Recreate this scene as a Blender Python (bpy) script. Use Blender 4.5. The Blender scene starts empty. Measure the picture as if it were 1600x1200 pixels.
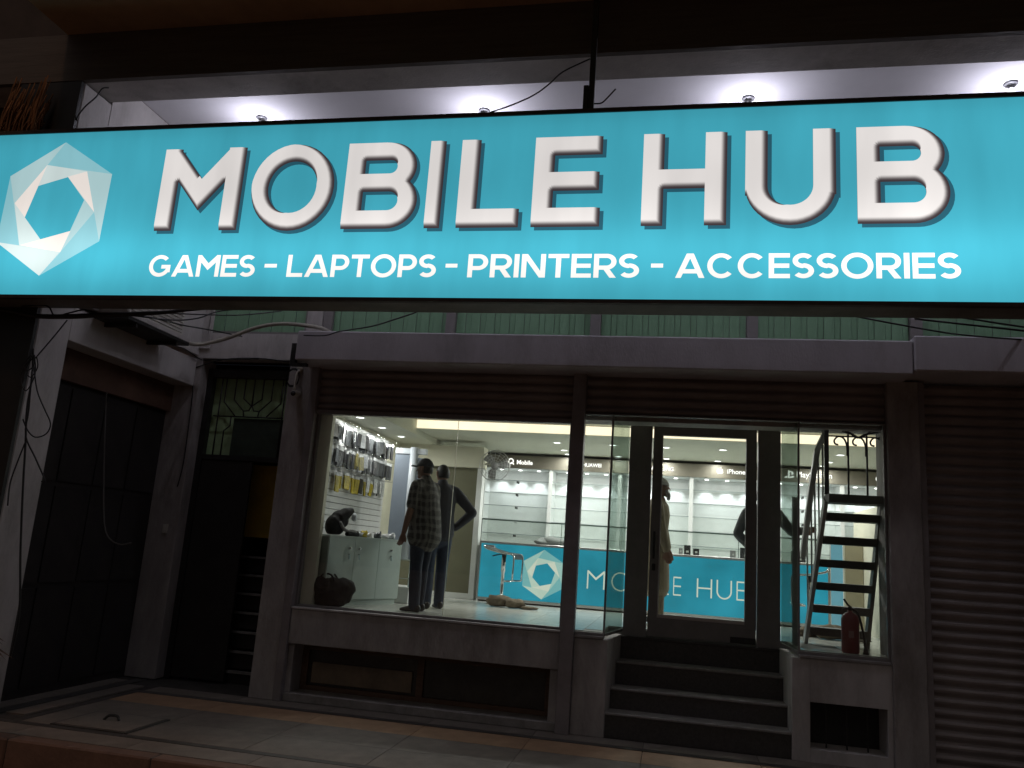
import bpy, bmesh, math, random
from math import radians as R, sin, cos, pi
from mathutils import Vector, Matrix
from mathutils.geometry import delaunay_2d_cdt

random.seed(7)
S = bpy.context.scene
COL = S.collection
G = 1.63            # eye height: all heights below are written relative to the eye and lifted by G

# ------------------------------------------------------------------ camera
cam_d = bpy.data.cameras.new('camera'); cam = bpy.data.objects.new('camera', cam_d); COL.objects.link(cam)
cam_d.sensor_width = 36; cam_d.lens = 36 * 1261.66 / 1600; cam_d.clip_start = .05; cam_d.clip_end = 300
pit, rol, yaw = .202842, .0710430, .204150
fw = Vector((-sin(yaw) * cos(pit), cos(yaw) * cos(pit), sin(pit)))
r0 = Vector((cos(yaw), sin(yaw), 0)); u0 = r0.cross(fw)
rr = cos(rol) * r0 + sin(rol) * u0; uu = -sin(rol) * r0 + cos(rol) * u0
mw = Matrix((rr, uu, -fw)).transposed().to_4x4(); mw.translation = (0, 0, G)
cam.matrix_world = mw
S.camera = cam

# ------------------------------------------------------------------ night sky, street light, exposure
W = bpy.data.worlds.new('World'); S.world = W; W.use_nodes = True
wn = W.node_tree.nodes; wl = W.node_tree.links
sky = wn.new('ShaderNodeTexSky'); sky.sky_type = 'NISHITA'; sky.sun_disc = False
SUN_EL, SUN_AZ = R(60), R(-8)
sky.dust_density = 9; sky.ozone_density = 0; sky.air_density = .6
sky.sun_elevation = SUN_EL; sky.sun_rotation = R(180) - SUN_AZ
bg = wn['Background']; bg.inputs['Strength'].default_value = .0105
wl.new(sky.outputs[0], bg.inputs['Color'])
sun_d = bpy.data.lights.new('street_glow', 'SUN'); sun = bpy.data.objects.new('street_glow', sun_d); COL.objects.link(sun)
sun_d.energy = .16; sun_d.angle = R(4); sun_d.color = (1, .45, .2)
sdir = Vector((-sin(-SUN_AZ) * cos(SUN_EL), -cos(SUN_AZ) * cos(SUN_EL), sin(SUN_EL)))   # towards the light
sun.rotation_euler = sdir.to_track_quat('Z', 'Y').to_euler()
vs = S.view_settings
S.display_settings.display_device = 'sRGB'
vs.view_transform = 'Standard'; vs.look = 'None'; vs.exposure = 0; vs.gamma = 1; vs.use_curve_mapping = False
S.cycles.use_denoising = True
S.cycles.max_bounces = 8; S.cycles.transparent_max_bounces = 16
S.cycles.sample_clamp_indirect = 3

# ------------------------------------------------------------------ materials
def lin(r, g, b):
    f = lambda c: (c / 255 / 12.92) if c / 255 <= .04045 else ((c / 255 + .055) / 1.055) ** 2.4
    return (f(r), f(g), f(b))

def M(name, col, rough=.6, metal=0., var=.18, scale=4., bump=.0, bscale=80., stretch=(1, 1, 1), spec=.5, dirt=0.):
    m = bpy.data.materials.new(name); m.use_nodes = True
    n = m.node_tree.nodes; l = m.node_tree.links; p = n['Principled BSDF']
    p.inputs['Roughness'].default_value = rough; p.inputs['Metallic'].default_value = metal
    p.inputs['Specular IOR Level'].default_value = spec
    tc = n.new('ShaderNodeTexCoord'); mp = n.new('ShaderNodeMapping'); mp.inputs['Scale'].default_value = stretch
    l.new(tc.outputs['Object'], mp.inputs[0])
    no = n.new('ShaderNodeTexNoise'); no.inputs['Scale'].default_value = scale; no.inputs['Detail'].default_value = 6
    no.inputs['Roughness'].default_value = .65
    l.new(mp.outputs[0], no.inputs['Vector'])
    mr = n.new('ShaderNodeMapRange'); mr.inputs[1].default_value = .3; mr.inputs[2].default_value = .7
    mr.inputs[3].default_value = 1 - var; mr.inputs[4].default_value = 1 + var
    l.new(no.outputs[0], mr.inputs[0])
    mx = n.new('ShaderNodeMix'); mx.data_type = 'RGBA'; mx.blend_type = 'MULTIPLY'; mx.inputs[0].default_value = 1
    mx.inputs[6].default_value = (*col, 1); l.new(mr.outputs[0], mx.inputs[7])
    out = mx.outputs[2]
    if dirt:
        n2 = n.new('ShaderNodeTexNoise'); n2.inputs['Scale'].default_value = scale * .35; n2.inputs['Detail'].default_value = 8
        n2.inputs['Roughness'].default_value = .75
        l.new(mp.outputs[0], n2.inputs['Vector'])
        m2 = n.new('ShaderNodeMapRange'); m2.inputs[1].default_value = .5; m2.inputs[2].default_value = .72
        m2.inputs[3].default_value = 0; m2.inputs[4].default_value = dirt; l.new(n2.outputs[0], m2.inputs[0])
        x2 = n.new('ShaderNodeMix'); x2.data_type = 'RGBA'; l.new(m2.outputs[0], x2.inputs[0])
        l.new(out, x2.inputs[6]); x2.inputs[7].default_value = (col[0] * .35, col[1] * .32, col[2] * .28, 1)
        out = x2.outputs[2]
    l.new(out, p.inputs['Base Color'])
    if bump:
        nb = n.new('ShaderNodeTexNoise'); nb.inputs['Scale'].default_value = bscale; nb.inputs['Detail'].default_value = 4
        l.new(mp.outputs[0], nb.inputs['Vector'])
        b = n.new('ShaderNodeBump'); b.inputs['Strength'].default_value = bump; b.inputs['Distance'].default_value = .01
        l.new(nb.outputs[0], b.inputs['Height']); l.new(b.outputs[0], p.inputs['Normal'])
    return m

def EM(name, col, st=1., var=0., scale=3.):
    m = bpy.data.materials.new(name); m.use_nodes = True
    n = m.node_tree.nodes; l = m.node_tree.links; n.remove(n['Principled BSDF'])
    e = n.new('ShaderNodeEmission'); e.inputs[0].default_value = (*col, 1); e.inputs[1].default_value = st
    if var:
        tc = n.new('ShaderNodeTexCoord'); no = n.new('ShaderNodeTexNoise'); no.inputs['Scale'].default_value = scale
        no.inputs['Detail'].default_value = 5; l.new(tc.outputs['Object'], no.inputs['Vector'])
        mr = n.new('ShaderNodeMapRange'); mr.inputs[1].default_value = .3; mr.inputs[2].default_value = .7
        mr.inputs[3].default_value = st * (1 - var); mr.inputs[4].default_value = st * (1 + var)
        l.new(no.outputs[0], mr.inputs[0]); l.new(mr.outputs[0], e.inputs[1])
    l.new(e.outputs[0], n['Material Output'].inputs[0])
    return m

def GLASS(name, tint=(.90, .95, .92), refl=1.0, dust=.07):
    m = bpy.data.materials.new(name); m.use_nodes = True
    n = m.node_tree.nodes; l = m.node_tree.links; n.remove(n['Principled BSDF'])
    t = n.new('ShaderNodeBsdfTransparent'); t.inputs[0].default_value = (*tint, 1)
    g = n.new('ShaderNodeBsdfGlossy'); g.inputs[0].default_value = (refl, refl, refl, 1); g.inputs['Roughness'].default_value = .01
    f = n.new('ShaderNodeFresnel')
    ge = n.new('ShaderNodeNewGeometry'); io = n.new('ShaderNodeMapRange'); io.inputs[3].default_value = 1.45; io.inputs[4].default_value = 1 / 1.45
    l.new(ge.outputs['Backfacing'], io.inputs[0]); l.new(io.outputs[0], f.inputs[0])      # same reflectance from both sides of a thin pane
    x = n.new('ShaderNodeMixShader'); l.new(f.outputs[0], x.inputs[0]); l.new(t.outputs[0], x.inputs[1]); l.new(g.outputs[0], x.inputs[2])
    du = n.new('ShaderNodeBsdfDiffuse'); du.inputs[0].default_value = (.7, .7, .66, 1)
    tc = n.new('ShaderNodeTexCoord'); no = n.new('ShaderNodeTexNoise'); no.inputs['Scale'].default_value = 2.3; no.inputs['Detail'].default_value = 7
    no.inputs['Roughness'].default_value = .7; l.new(tc.outputs['Object'], no.inputs['Vector'])
    mr = n.new('ShaderNodeMapRange'); mr.inputs[1].default_value = .42; mr.inputs[2].default_value = .8; mr.inputs[3].default_value = .002; mr.inputs[4].default_value = .002 + dust
    l.new(no.outputs[0], mr.inputs[0])
    y = n.new('ShaderNodeMixShader'); l.new(mr.outputs[0], y.inputs[0]); l.new(x.outputs[0], y.inputs[1]); l.new(du.outputs[0], y.inputs[2])
    l.new(y.outputs[0], n['Material Output'].inputs[0])
    return m

def SIGNMAT(name, col, base=1., z1=2.15):
    """backlit flex face: brightness follows the tubes inside the box"""
    m = bpy.data.materials.new(name); m.use_nodes = True
    n = m.node_tree.nodes; l = m.node_tree.links; n.remove(n['Principled BSDF'])
    e = n.new('ShaderNodeEmission'); e.inputs[0].default_value = (*col, 1)
    tc = n.new('ShaderNodeTexCoord'); sp = n.new('ShaderNodeSeparateXYZ'); l.new(tc.outputs['Object'], sp.inputs[0])
    def cur(src, pts):
        r = n.new('ShaderNodeValToRGB'); el = r.color_ramp.elements; r.color_ramp.interpolation = 'B_SPLINE'
        while len(el) > 1: el.remove(el[-1])
        el[0].position = pts[0][0]; el[0].color = (pts[0][1],) * 3 + (1,)
        for q, v in pts[1:]:
            k = el.new(q); k.color = (v,) * 3 + (1,)
        l.new(src, r.inputs[0]); return r.outputs[0]
    mz = n.new('ShaderNodeMapRange'); mz.inputs[1].default_value = 0; mz.inputs[2].default_value = 1.48; l.new(sp.outputs[2], mz.inputs[0])
    zc = cur(mz.outputs[0], [(0, .47), (.1, .60), (.25, .80), (.4, .56), (.6, .45), (.82, .48), (.93, .46), (1, .38)])
    mxx = n.new('ShaderNodeMapRange'); mxx.inputs[1].default_value = -4.6; mxx.inputs[2].default_value = 4.6; l.new(sp.outputs[0], mxx.inputs[0])
    xc = cur(mxx.outputs[0], [(0, .48), (.08, .52), (.3, .47), (.55, .48), (.72, .50), (.86, .58), (1, .56)])
    no = n.new('ShaderNodeTexNoise'); no.inputs['Scale'].default_value = 1.3; no.inputs['Detail'].default_value = 3
    mp = n.new('ShaderNodeMapping'); mp.inputs['Scale'].default_value = (2.2, 1, .55); l.new(tc.outputs['Object'], mp.inputs[0]); l.new(mp.outputs[0], no.inputs['Vector'])
    nr = n.new('ShaderNodeMapRange'); nr.inputs[1].default_value = .3; nr.inputs[2].default_value = .7; nr.inputs[3].default_value = .92; nr.inputs[4].default_value = 1.08
    l.new(no.outputs[0], nr.inputs[0])
    a = n.new('ShaderNodeMath'); a.operation = 'MULTIPLY'; l.new(zc, a.inputs[0]); l.new(xc, a.inputs[1])
    b = n.new('ShaderNodeMath'); b.operation = 'MULTIPLY'; l.new(a.outputs[0], b.inputs[0]); l.new(nr.outputs[0], b.inputs[1])
    c = n.new('ShaderNodeMath'); c.operation = 'MULTIPLY'; l.new(b.outputs[0], c.inputs[0]); c.inputs[1].default_value = base * 4
    l.new(c.outputs[0], e.inputs[1]); l.new(e.outputs[0], n['Material Output'].inputs[0])
    return m

plaster = M('white_plaster', (.50, .475, .46), .8, var=.15, scale=3.5, bump=.3, bscale=45, dirt=.6, stretch=(1, 1, .35))
plaster_grey = M('grey_plaster', (.35, .325, .31), .8, var=.25, scale=4.5, bump=.5, bscale=40, dirt=.75, stretch=(1, 1, .35))
canopy_m = M('canopy_render', (.52, .50, .53), .75, var=.12, scale=3, bump=.25, bscale=60, dirt=.5, stretch=(1, 1, .4))
ceil_m = M('ceiling_white', (.72, .71, .74), .8, var=.05, scale=1.5, bump=.1, bscale=40, dirt=.06)
beam_dark = M('fascia_stone', (.11, .095, .085), .7, var=.2, scale=5, bump=.3, bscale=30, stretch=(.3, 1, 6))
soffit_m = M('brown_soffit', (.46, .30, .17), .8, var=.2, scale=1.2, bump=.15, bscale=20, dirt=.4)  # brown carries the warm street light on the underside
frame_m = M('dark_aluminium', (.22, .205, .20), .55, .1, var=.1, scale=10)
shutter_m = M('shutter_steel', (.27, .235, .225), .5, .3, var=.3, scale=3, stretch=(.5, 1, 3), dirt=.5)
guide_m = M('guide_rail_paint', (.26, .235, .235), .55, .2, var=.15, scale=6, dirt=.25)
riser_m = M('riser_granite', (.06, .054, .05), .5, var=.3, scale=40)
tread_m = M('tread_marble', (.25, .235, .22), .5, var=.25, scale=8, dirt=.5)
slab_m = M('paving_slab', (.17, .148, .125), .65, var=.22, scale=5, bump=.2, bscale=60, dirt=.35)
slab_lit = M('brown_paving_slab_lit', (.33, .21, .125), .65, var=.2, scale=5, bump=.2, bscale=60, dirt=.3)  # brown colour stands in for a band of warm street light
inlay_m = M('dark_inlay', (.055, .052, .048), .6, var=.3, scale=12)
bed_m = M('paving_bed', (.05, .046, .042), .9, var=.3, scale=10)
kerb_m = M('kerb_stone', (.15, .09, .065), .8, var=.25, scale=5, bump=.5, bscale=30, dirt=.4)
road_m = M('road_earth', (.22, .155, .115), .9, var=.35, scale=3, bump=.6, bscale=25, dirt=.3)
wood_m = M('stained_wood', (.11, .06, .035), .55, var=.3, scale=6, stretch=(1, 1, 8))
dark_m = M('black_paint', (.02, .019, .018), .5, var=.2, scale=8)
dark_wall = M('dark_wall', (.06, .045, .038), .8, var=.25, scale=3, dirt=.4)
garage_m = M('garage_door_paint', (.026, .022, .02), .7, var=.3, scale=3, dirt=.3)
cable_m = M('cable_rubber', (.012, .011, .011), .5, var=.1)
conduit_m = M('pale_conduit', (.42, .39, .33), .5, var=.15, scale=20)
green_sheet = M('green_sheet', (.20, .36, .22), .55, var=.18, scale=3, stretch=(3, 1, .6), dirt=.25)
green_dark = M('green_grille_backing', (.40, .56, .30), .6, var=.25, scale=4)  # lightened in place of an unseen stairwell lamp
yellow_wall = M('yellow_wall', (.80, .56, .10), .7, var=.15, scale=4)  # raised colour stands for the light of an unseen lamp in the stairwell
ac_m = M('ac_casing', (.55, .53, .48), .5, var=.1, scale=6, dirt=.25)
palm_m = M('dry_palm_frond', (.24, .11, .045), .8, var=.4, scale=14, stretch=(1, 1, .2))
palm_g = M('palm_leaf', (.10, .06, .04), .6, var=.3, scale=14)
rust_m = M('sign_frame_steel', (.060, .040, .034), .6, .2, var=.3, scale=6)
glass_m = GLASS('shop_glass', (.955, .97, .96), dust=.05)
return_m = GLASS('return_glass', (.74, .82, .78), dust=.14)
glass_sm = GLASS('shelf_glass', (.965, .985, .975))
# interior
in_wall = M('cream_wall', (.62, .60, .48), .7, var=.06, scale=2)
in_white = M('white_laminate', (.72, .73, .72), .45, var=.04, scale=3)
in_olive = M('olive_wall', (.16, .155, .10), .7, var=.08, scale=3)
in_beige = M('beige_panel', (.40, .36, .25), .6, var=.06, scale=3)
in_ceil = M('shop_ceiling', (.60, .60, .50), .8, var=.05, scale=1.5)
in_fascia = M('taupe_fascia', (.17, .155, .12), .5, var=.06, scale=3)
floor_m = M('shop_floor_tile', (.52, .53, .49), .22, var=.14, scale=2.4, dirt=.2)
grout_m = M('floor_grout', (.25, .25, .23), .7, var=.1)
slat_m = M('slat_board_white', (.62, .62, .62), .4, var=.07, scale=3, stretch=(1, 4, 1))
cab_m = M('cabinet_laminate', (.45, .52, .48), .4, var=.05, scale=3)
cab_side = M('cabinet_side_panel', (.20, .23, .20), .5, var=.06, scale=3)
chrome = M('chrome', (.75, .76, .77), .12, 1., var=.03)
alu = M('brushed_aluminium', (.55, .55, .54), .35, .9, var=.06)
panel_grey = M('blue_grey_panel', (.25, .29, .36), .5, var=.06)
post_white = M('white_post', (.62, .66, .72), .35, var=.04)
black_seat = M('black_leatherette', (.02, .02, .022), .4, var=.2, scale=20)
grey_seat = M('grey_leatherette', (.16, .16, .16), .4, var=.2, scale=20)
bag_m = M('black_nylon', (.010, .010, .011), .8, var=.4, scale=12, bump=.5, bscale=30, spec=.2)
bag_grey = M('grey_nylon', (.22, .22, .22), .6, var=.2, scale=12)
rag_m = M('brown_sacking', (.16, .13, .09), .9, var=.4, scale=14, bump=.6, bscale=40)
rag_g = M('grey_cloth', (.33, .32, .28), .9, var=.4, scale=14, bump=.6, bscale=40)
stair_m = M('grey_stair_steel', (.085, .082, .07), .55, .2, var=.15, scale=6)
rail_m = M('grey_rail_paint', (.50, .50, .49), .45, .2, var=.1, scale=6)
iron_m = M('wrought_iron', (.02, .02, .02), .45, .3, var=.2)
red_m = M('extinguisher_red', (.17, .012, .016), .35, var=.15, scale=8)
skin_m = M('skin', (.20, .11, .075), .6, var=.1, scale=20)
hair_m = M('black_hair', (.012, .011, .01), .6, var=.3, scale=60)
denim_m = M('dark_denim', (.022, .028, .045), .85, var=.3, scale=10, bump=.3, bscale=60)
denim_b = M('blue_denim', (.035, .05, .085), .85, var=.35, scale=9, bump=.3, bscale=60)
shoe_m = M('black_leather', (.02, .017, .015), .45, var=.2, scale=20)
kurta_m = M('cream_cotton', (.23, .195, .13), .85, var=.14, scale=7, bump=.4, bscale=12, stretch=(3, 3, .5))
cap_m = M('white_cotton', (.45, .45, .43), .85, var=.1, scale=12)
navy_m = M('navy_cotton', (.045, .048, .06), .85, var=.3, scale=8, bump=.3, bscale=30)
grey_shirt = M('grey_cotton', (.10, .11, .12), .85, var=.3, scale=6, bump=.3, bscale=30)

def PLAID(name):
    m = bpy.data.materials.new(name); m.use_nodes = True
    n = m.node_tree.nodes; l = m.node_tree.links; p = n['Principled BSDF']; p.inputs['Roughness'].default_value = .85
    tc = n.new('ShaderNodeTexCoord'); sp = n.new('ShaderNodeSeparateXYZ')
    no = n.new('ShaderNodeTexNoise'); no.inputs['Scale'].default_value = 5; l.new(tc.outputs['Object'], no.inputs['Vector'])
    va = n.new('ShaderNodeVectorMath'); va.operation = 'SCALE'; l.new(no.outputs[1], va.inputs[0]); va.inputs['Scale'].default_value = .11
    vb = n.new('ShaderNodeVectorMath'); l.new(tc.outputs['Object'], vb.inputs[0]); l.new(va.outputs[0], vb.inputs[1])
    l.new(vb.outputs[0], sp.inputs[0])
    def band(src, k, th):
        a = n.new('ShaderNodeMath'); a.operation = 'MULTIPLY'; l.new(src, a.inputs[0]); a.inputs[1].default_value = k
        s = n.new('ShaderNodeMath'); s.operation = 'SINE'; l.new(a.outputs[0], s.inputs[0])
        g = n.new('ShaderNodeMapRange'); l.new(s.outputs[0], g.inputs[0]); g.inputs[1].default_value = th; g.inputs[2].default_value = th + .25
        return g.outputs[0]
    h = band(sp.outputs[2], 74, .1); xx = n.new('ShaderNodeMath'); l.new(sp.outputs[0], xx.inputs[0]); l.new(sp.outputs[1], xx.inputs[1])
    v = band(xx.outputs[0], 82, .1); v2 = band(xx.outputs[0], 37, .7)
    s1 = n.new('ShaderNodeMath'); l.new(h, s1.inputs[0]); l.new(v, s1.inputs[1])
    s2 = n.new('ShaderNodeMath'); l.new(s1.outputs[0], s2.inputs[0]); l.new(v2, s2.inputs[1])
    r = n.new('ShaderNodeMapRange'); r.inputs[1].default_value = 0; r.inputs[2].default_value = 2.2; l.new(s2.outputs[0], r.inputs[0])
    x = n.new('ShaderNodeMix'); x.data_type = 'RGBA'; l.new(r.outputs[0], x.inputs[0])
    x.inputs[6].default_value = (.030, .028, .026, 1); x.inputs[7].default_value = (.155, .148, .132, 1)
    l.new(x.outputs[2], p.inputs['Base Color'])
    return m
plaid_m = PLAID('plaid_cotton')

# ------------------------------------------------------------------ mesh building
class MB:
    """collects shapes in place coordinates (z relative to the eye) and links them as ONE mesh object"""
    def __init__(s): s.v = []; s.f = []; s.mi = []; s.sm = []
    def face(s, pts, mi=0, smooth=False):
        b = len(s.v); s.v += [tuple(p) for p in pts]; s.f.append(tuple(range(b, b + len(pts)))); s.mi.append(mi); s.sm.append(smooth); return s
    def add(s, vs, fs, mi=0, smooth=False):
        b = len(s.v); s.v += [tuple(p) for p in vs]
        for f in fs: s.f.append(tuple(b + i for i in f)); s.mi.append(mi); s.sm.append(smooth)
        return s
    def box(s, x0, x1, y0, y1, z0, z1, mi=0, c=0.):
        if c <= 0:
            v = [(x, y, z) for z in (z0, z1) for y in (y0, y1) for x in (x0, x1)]
            s.add(v, [(0, 2, 3, 1), (4, 5, 7, 6), (0, 1, 5, 4), (2, 6, 7, 3), (0, 4, 6, 2), (1, 3, 7, 5)], mi)
        else:
            bm = bmesh.new(); bmesh.ops.create_cube(bm, size=1)
            for q in bm.verts: q.co = Vector(((x0 + x1) / 2 + q.co.x * (x1 - x0), (y0 + y1) / 2 + q.co.y * (y1 - y0), (z0 + z1) / 2 + q.co.z * (z1 - z0)))
            bmesh.ops.bevel(bm, geom=bm.edges[:], offset=c, segments=1, affect='EDGES', profile=.5)
            bm.verts.index_update(); s.add([q.co[:] for q in bm.verts], [[q.index for q in f.verts] for f in bm.faces], mi); bm.free()
        return s
    def prism(s, poly, d, mi=0):
        """poly: 3-D points in order, pushed along vector d"""
        n = len(poly); d = Vector(d); a = [Vector(p) for p in poly]; b = [p + d for p in a]
        s.add(a + b, [tuple(range(n))[::-1], tuple(range(n, 2 * n))] + [(i, (i + 1) % n, n + (i + 1) % n, n + i) for i in range(n)], mi)
        return s
    def bar(s, p, q, w, h=None, mi=0, up=(0, 0, 1)):
        p, q = Vector(p), Vector(q); d = (q - p).normalized(); h = h or w; up = Vector(up)
        if abs(d.dot(up)) > .95: up = Vector((0, 1, 0))
        a = d.cross(up).normalized() * w / 2; b = a.cross(d).normalized() * h / 2
        s.prism([p - a - b, p + a - b, p + a + b, p - a + b], q - p, mi); return s
    def tube(s, pts, r, n=8, mi=0, spline=0, closed=False, cap=True):
        P = [Vector(p) for p in pts]
        rad = list(r) if isinstance(r, (list, tuple)) else [r] * len(P)
        if spline:
            Q = []; RR = []
            for i in range(len(P) - 1):
                a, b, c, d = P[max(i - 1, 0)], P[i], P[i + 1], P[min(i + 2, len(P) - 1)]
                for k in range(spline):
                    t = k / spline
                    Q.append(.5 * ((2 * b) + (c - a) * t + (2 * a - 5 * b + 4 * c - d) * t * t + (3 * b - a - 3 * c + d) * t ** 3))
                    RR.append(rad[i] * (1 - t) + rad[i + 1] * t)
            Q.append(P[-1]); RR.append(rad[-1]); P, rad = Q, RR
        m = len(P); vs = []; prev = None
        for i in range(m):
            d = (P[(i + 1) % m if closed else min(i + 1, m - 1)] - P[(i - 1) % m if closed else max(i - 1, 0)]).normalized()
            if prev is None:
                a = d.cross(Vector((0, 0, 1)) if abs(d.z) < .9 else Vector((1, 0, 0))).normalized()
            else:
                a = (prev - d * prev.dot(d)).normalized()
            prev = a; b = d.cross(a)
            for k in range(n):
                t = 2 * pi * k / n; vs.append(P[i] + (a * cos(t) + b * sin(t)) * rad[i])
        fs = []
        for i in range(m if closed else m - 1):
            j = (i + 1) % m
            for k in range(n):
                fs.append((i * n + k, i * n + (k + 1) % n, j * n + (k + 1) % n, j * n + k))
        if cap and not closed: fs += [tuple(range(n))[::-1], tuple(range((m - 1) * n, m * n))]
        s.add(vs, fs, mi, True); return s
    def lathe(s, c, prof, n=20, mi=0, axis='Z', cap=True):
        c = Vector(c); vs = []
        for r, h in prof:
            for k in range(n):
                t = 2 * pi * k / n
                o = (r * cos(t), r * sin(t), h)
                if axis == 'Y': o = (o[0], o[2], o[1])
                if axis == 'X': o = (o[2], o[0], o[1])
                vs.append(c + Vector(o))
        fs = [(i * n + k, i * n + (k + 1) % n, (i + 1) * n + (k + 1) % n, (i + 1) * n + k) for i in range(len(prof) - 1) for k in range(n)]
        if cap: fs += [tuple(range(n))[::-1], tuple(range((len(prof) - 1) * n, len(prof) * n))]
        s.add(vs, fs, mi, True); return s
    def ell(s, c, r, mi=0, n=12, m=8, rot=None):
        c = Vector(c); vs = []; fs = []
        for i in range(1, m):
            t = pi * i / m
            for k in range(n):
                q = Vector((r[0] * sin(t) * cos(2 * pi * k / n), r[1] * sin(t) * sin(2 * pi * k / n), r[2] * cos(t)))
                vs.append(c + (rot @ q if rot else q))
        tp = Vector((0, 0, r[2])); vs += [c + (rot @ tp if rot else tp), c - (rot @ tp if rot else tp)]
        T, B = len(vs) - 2, len(vs) - 1
        for k in range(n):
            fs.append((T, k, (k + 1) % n)); fs.append((B, (m - 2) * n + (k + 1) % n, (m - 2) * n + k))
            for i in range(m - 2): fs.append((i * n + k, (i + 1) * n + k, (i + 1) * n + (k + 1) % n, i * n + (k + 1) % n))
        s.add(vs, fs, mi, True); return s
    def data(s, name, mats, off=Vector((0, 0, 0)), fix=True):
        me = bpy.data.meshes.new(name)
        me.from_pydata([(v[0] - off.x, v[1] - off.y, v[2] + G - off.z) for v in s.v], [], s.f)
        for m in (mats if isinstance(mats, (list, tuple)) else [mats]): me.materials.append(m)
        me.polygons.foreach_set('material_index', s.mi); me.polygons.foreach_set('use_smooth', s.sm)
        if fix:
            bm = bmesh.new(); bm.from_mesh(me); bmesh.ops.recalc_face_normals(bm, faces=bm.faces[:]); bm.to_mesh(me); bm.free()
        me.update(); return me
    def build(s, name, mats, parent=None, fix=True, bevel=0):
        o = bpy.data.objects.new(name, s.data(name, mats, base(parent), fix)); COL.objects.link(o)
        if parent: o.parent = parent
        if bevel:
            b = o.modifiers.new('bevel', 'BEVEL'); b.width = bevel; b.segments = 2; b.limit_method = 'ANGLE'
        return o

def base(p):
    v = Vector((0, 0, 0))
    while p: v = v + p.location; p = p.parent
    return v

def tag(o, label=None, cat=None, group=None, kind=None):
    for k, v in (('label', label), ('category', cat), ('group', group), ('kind', kind)):
        if v: o[k] = v
    return o

def thing(name, loc, label, cat, group=None):
    o = bpy.data.objects.new(name, None); COL.objects.link(o); o.empty_display_size = .1
    o.location = (loc[0], loc[1], loc[2] + G); return tag(o, label, cat, group)

def dup(o, shift, label=None, parent=None):
    c = o.copy(); COL.objects.link(c)
    if parent is None:
        c.location = o.location + Vector(shift)
        if label: c['label'] = label
    else: c.parent = parent
    for ch in list(o.children): dup(ch, None, None, c)
    return c

def B(name, m, parent, *boxes, c=0.):
    mb = MB()
    for b in boxes: mb.box(*b, c=c)
    return mb.build(name, m, parent)

def pieces(name, m, parent, boxes, c=0.):
    """alike box pieces as single objects that share one mesh (boxes of equal size)"""
    me = {}; out = []
    for (x0, x1, y0, y1, z0, z1) in boxes:
        k = (round(x1 - x0, 4), round(y1 - y0, 4), round(z1 - z0, 4))
        if k not in me: me[k] = MB().box(-k[0] / 2, k[0] / 2, -k[1] / 2, k[1] / 2, -k[2] / 2 - G, k[2] / 2 - G, c=c).data(name, m)
        o = bpy.data.objects.new(name, me[k]); COL.objects.link(o)
        b = base(parent); o.location = Vector(((x0 + x1) / 2, (y0 + y1) / 2, (z0 + z1) / 2 + G)) - b
        if parent: o.parent = parent
        out.append(o)
    return out

# ------------------------------------------------------------------ lettering
def stroke_line(p, q, w):
    p, q = Vector(p), Vector(q); d = (q - p).normalized(); n = Vector((-d.y, d.x)) * w / 2
    return [p - n, q - n, q + n, p + n]

def stroke_arc(cx, cy, rx, ry, a0, a1, w, n=20):
    out = []
    n = max(4, int(n * abs(a1 - a0) / 180))
    def pt(a, k):
        a = R(a); x, y = rx * cos(a), ry * sin(a); nx, ny = cos(a) / max(rx, 1e-6), sin(a) / max(ry, 1e-6); h = math.hypot(nx, ny)
        return Vector((cx + x + nx / h * k, cy + y + ny / h * k))
    for i in range(n):
        b0 = a0 + (a1 - a0) * i / n; b1 = a0 + (a1 - a0) * (i + 1) / n
        out.append([pt(b0, -w / 2), pt(b0, w / 2), pt(b1, w / 2), pt(b1, -w / 2)])
    return out

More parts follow.
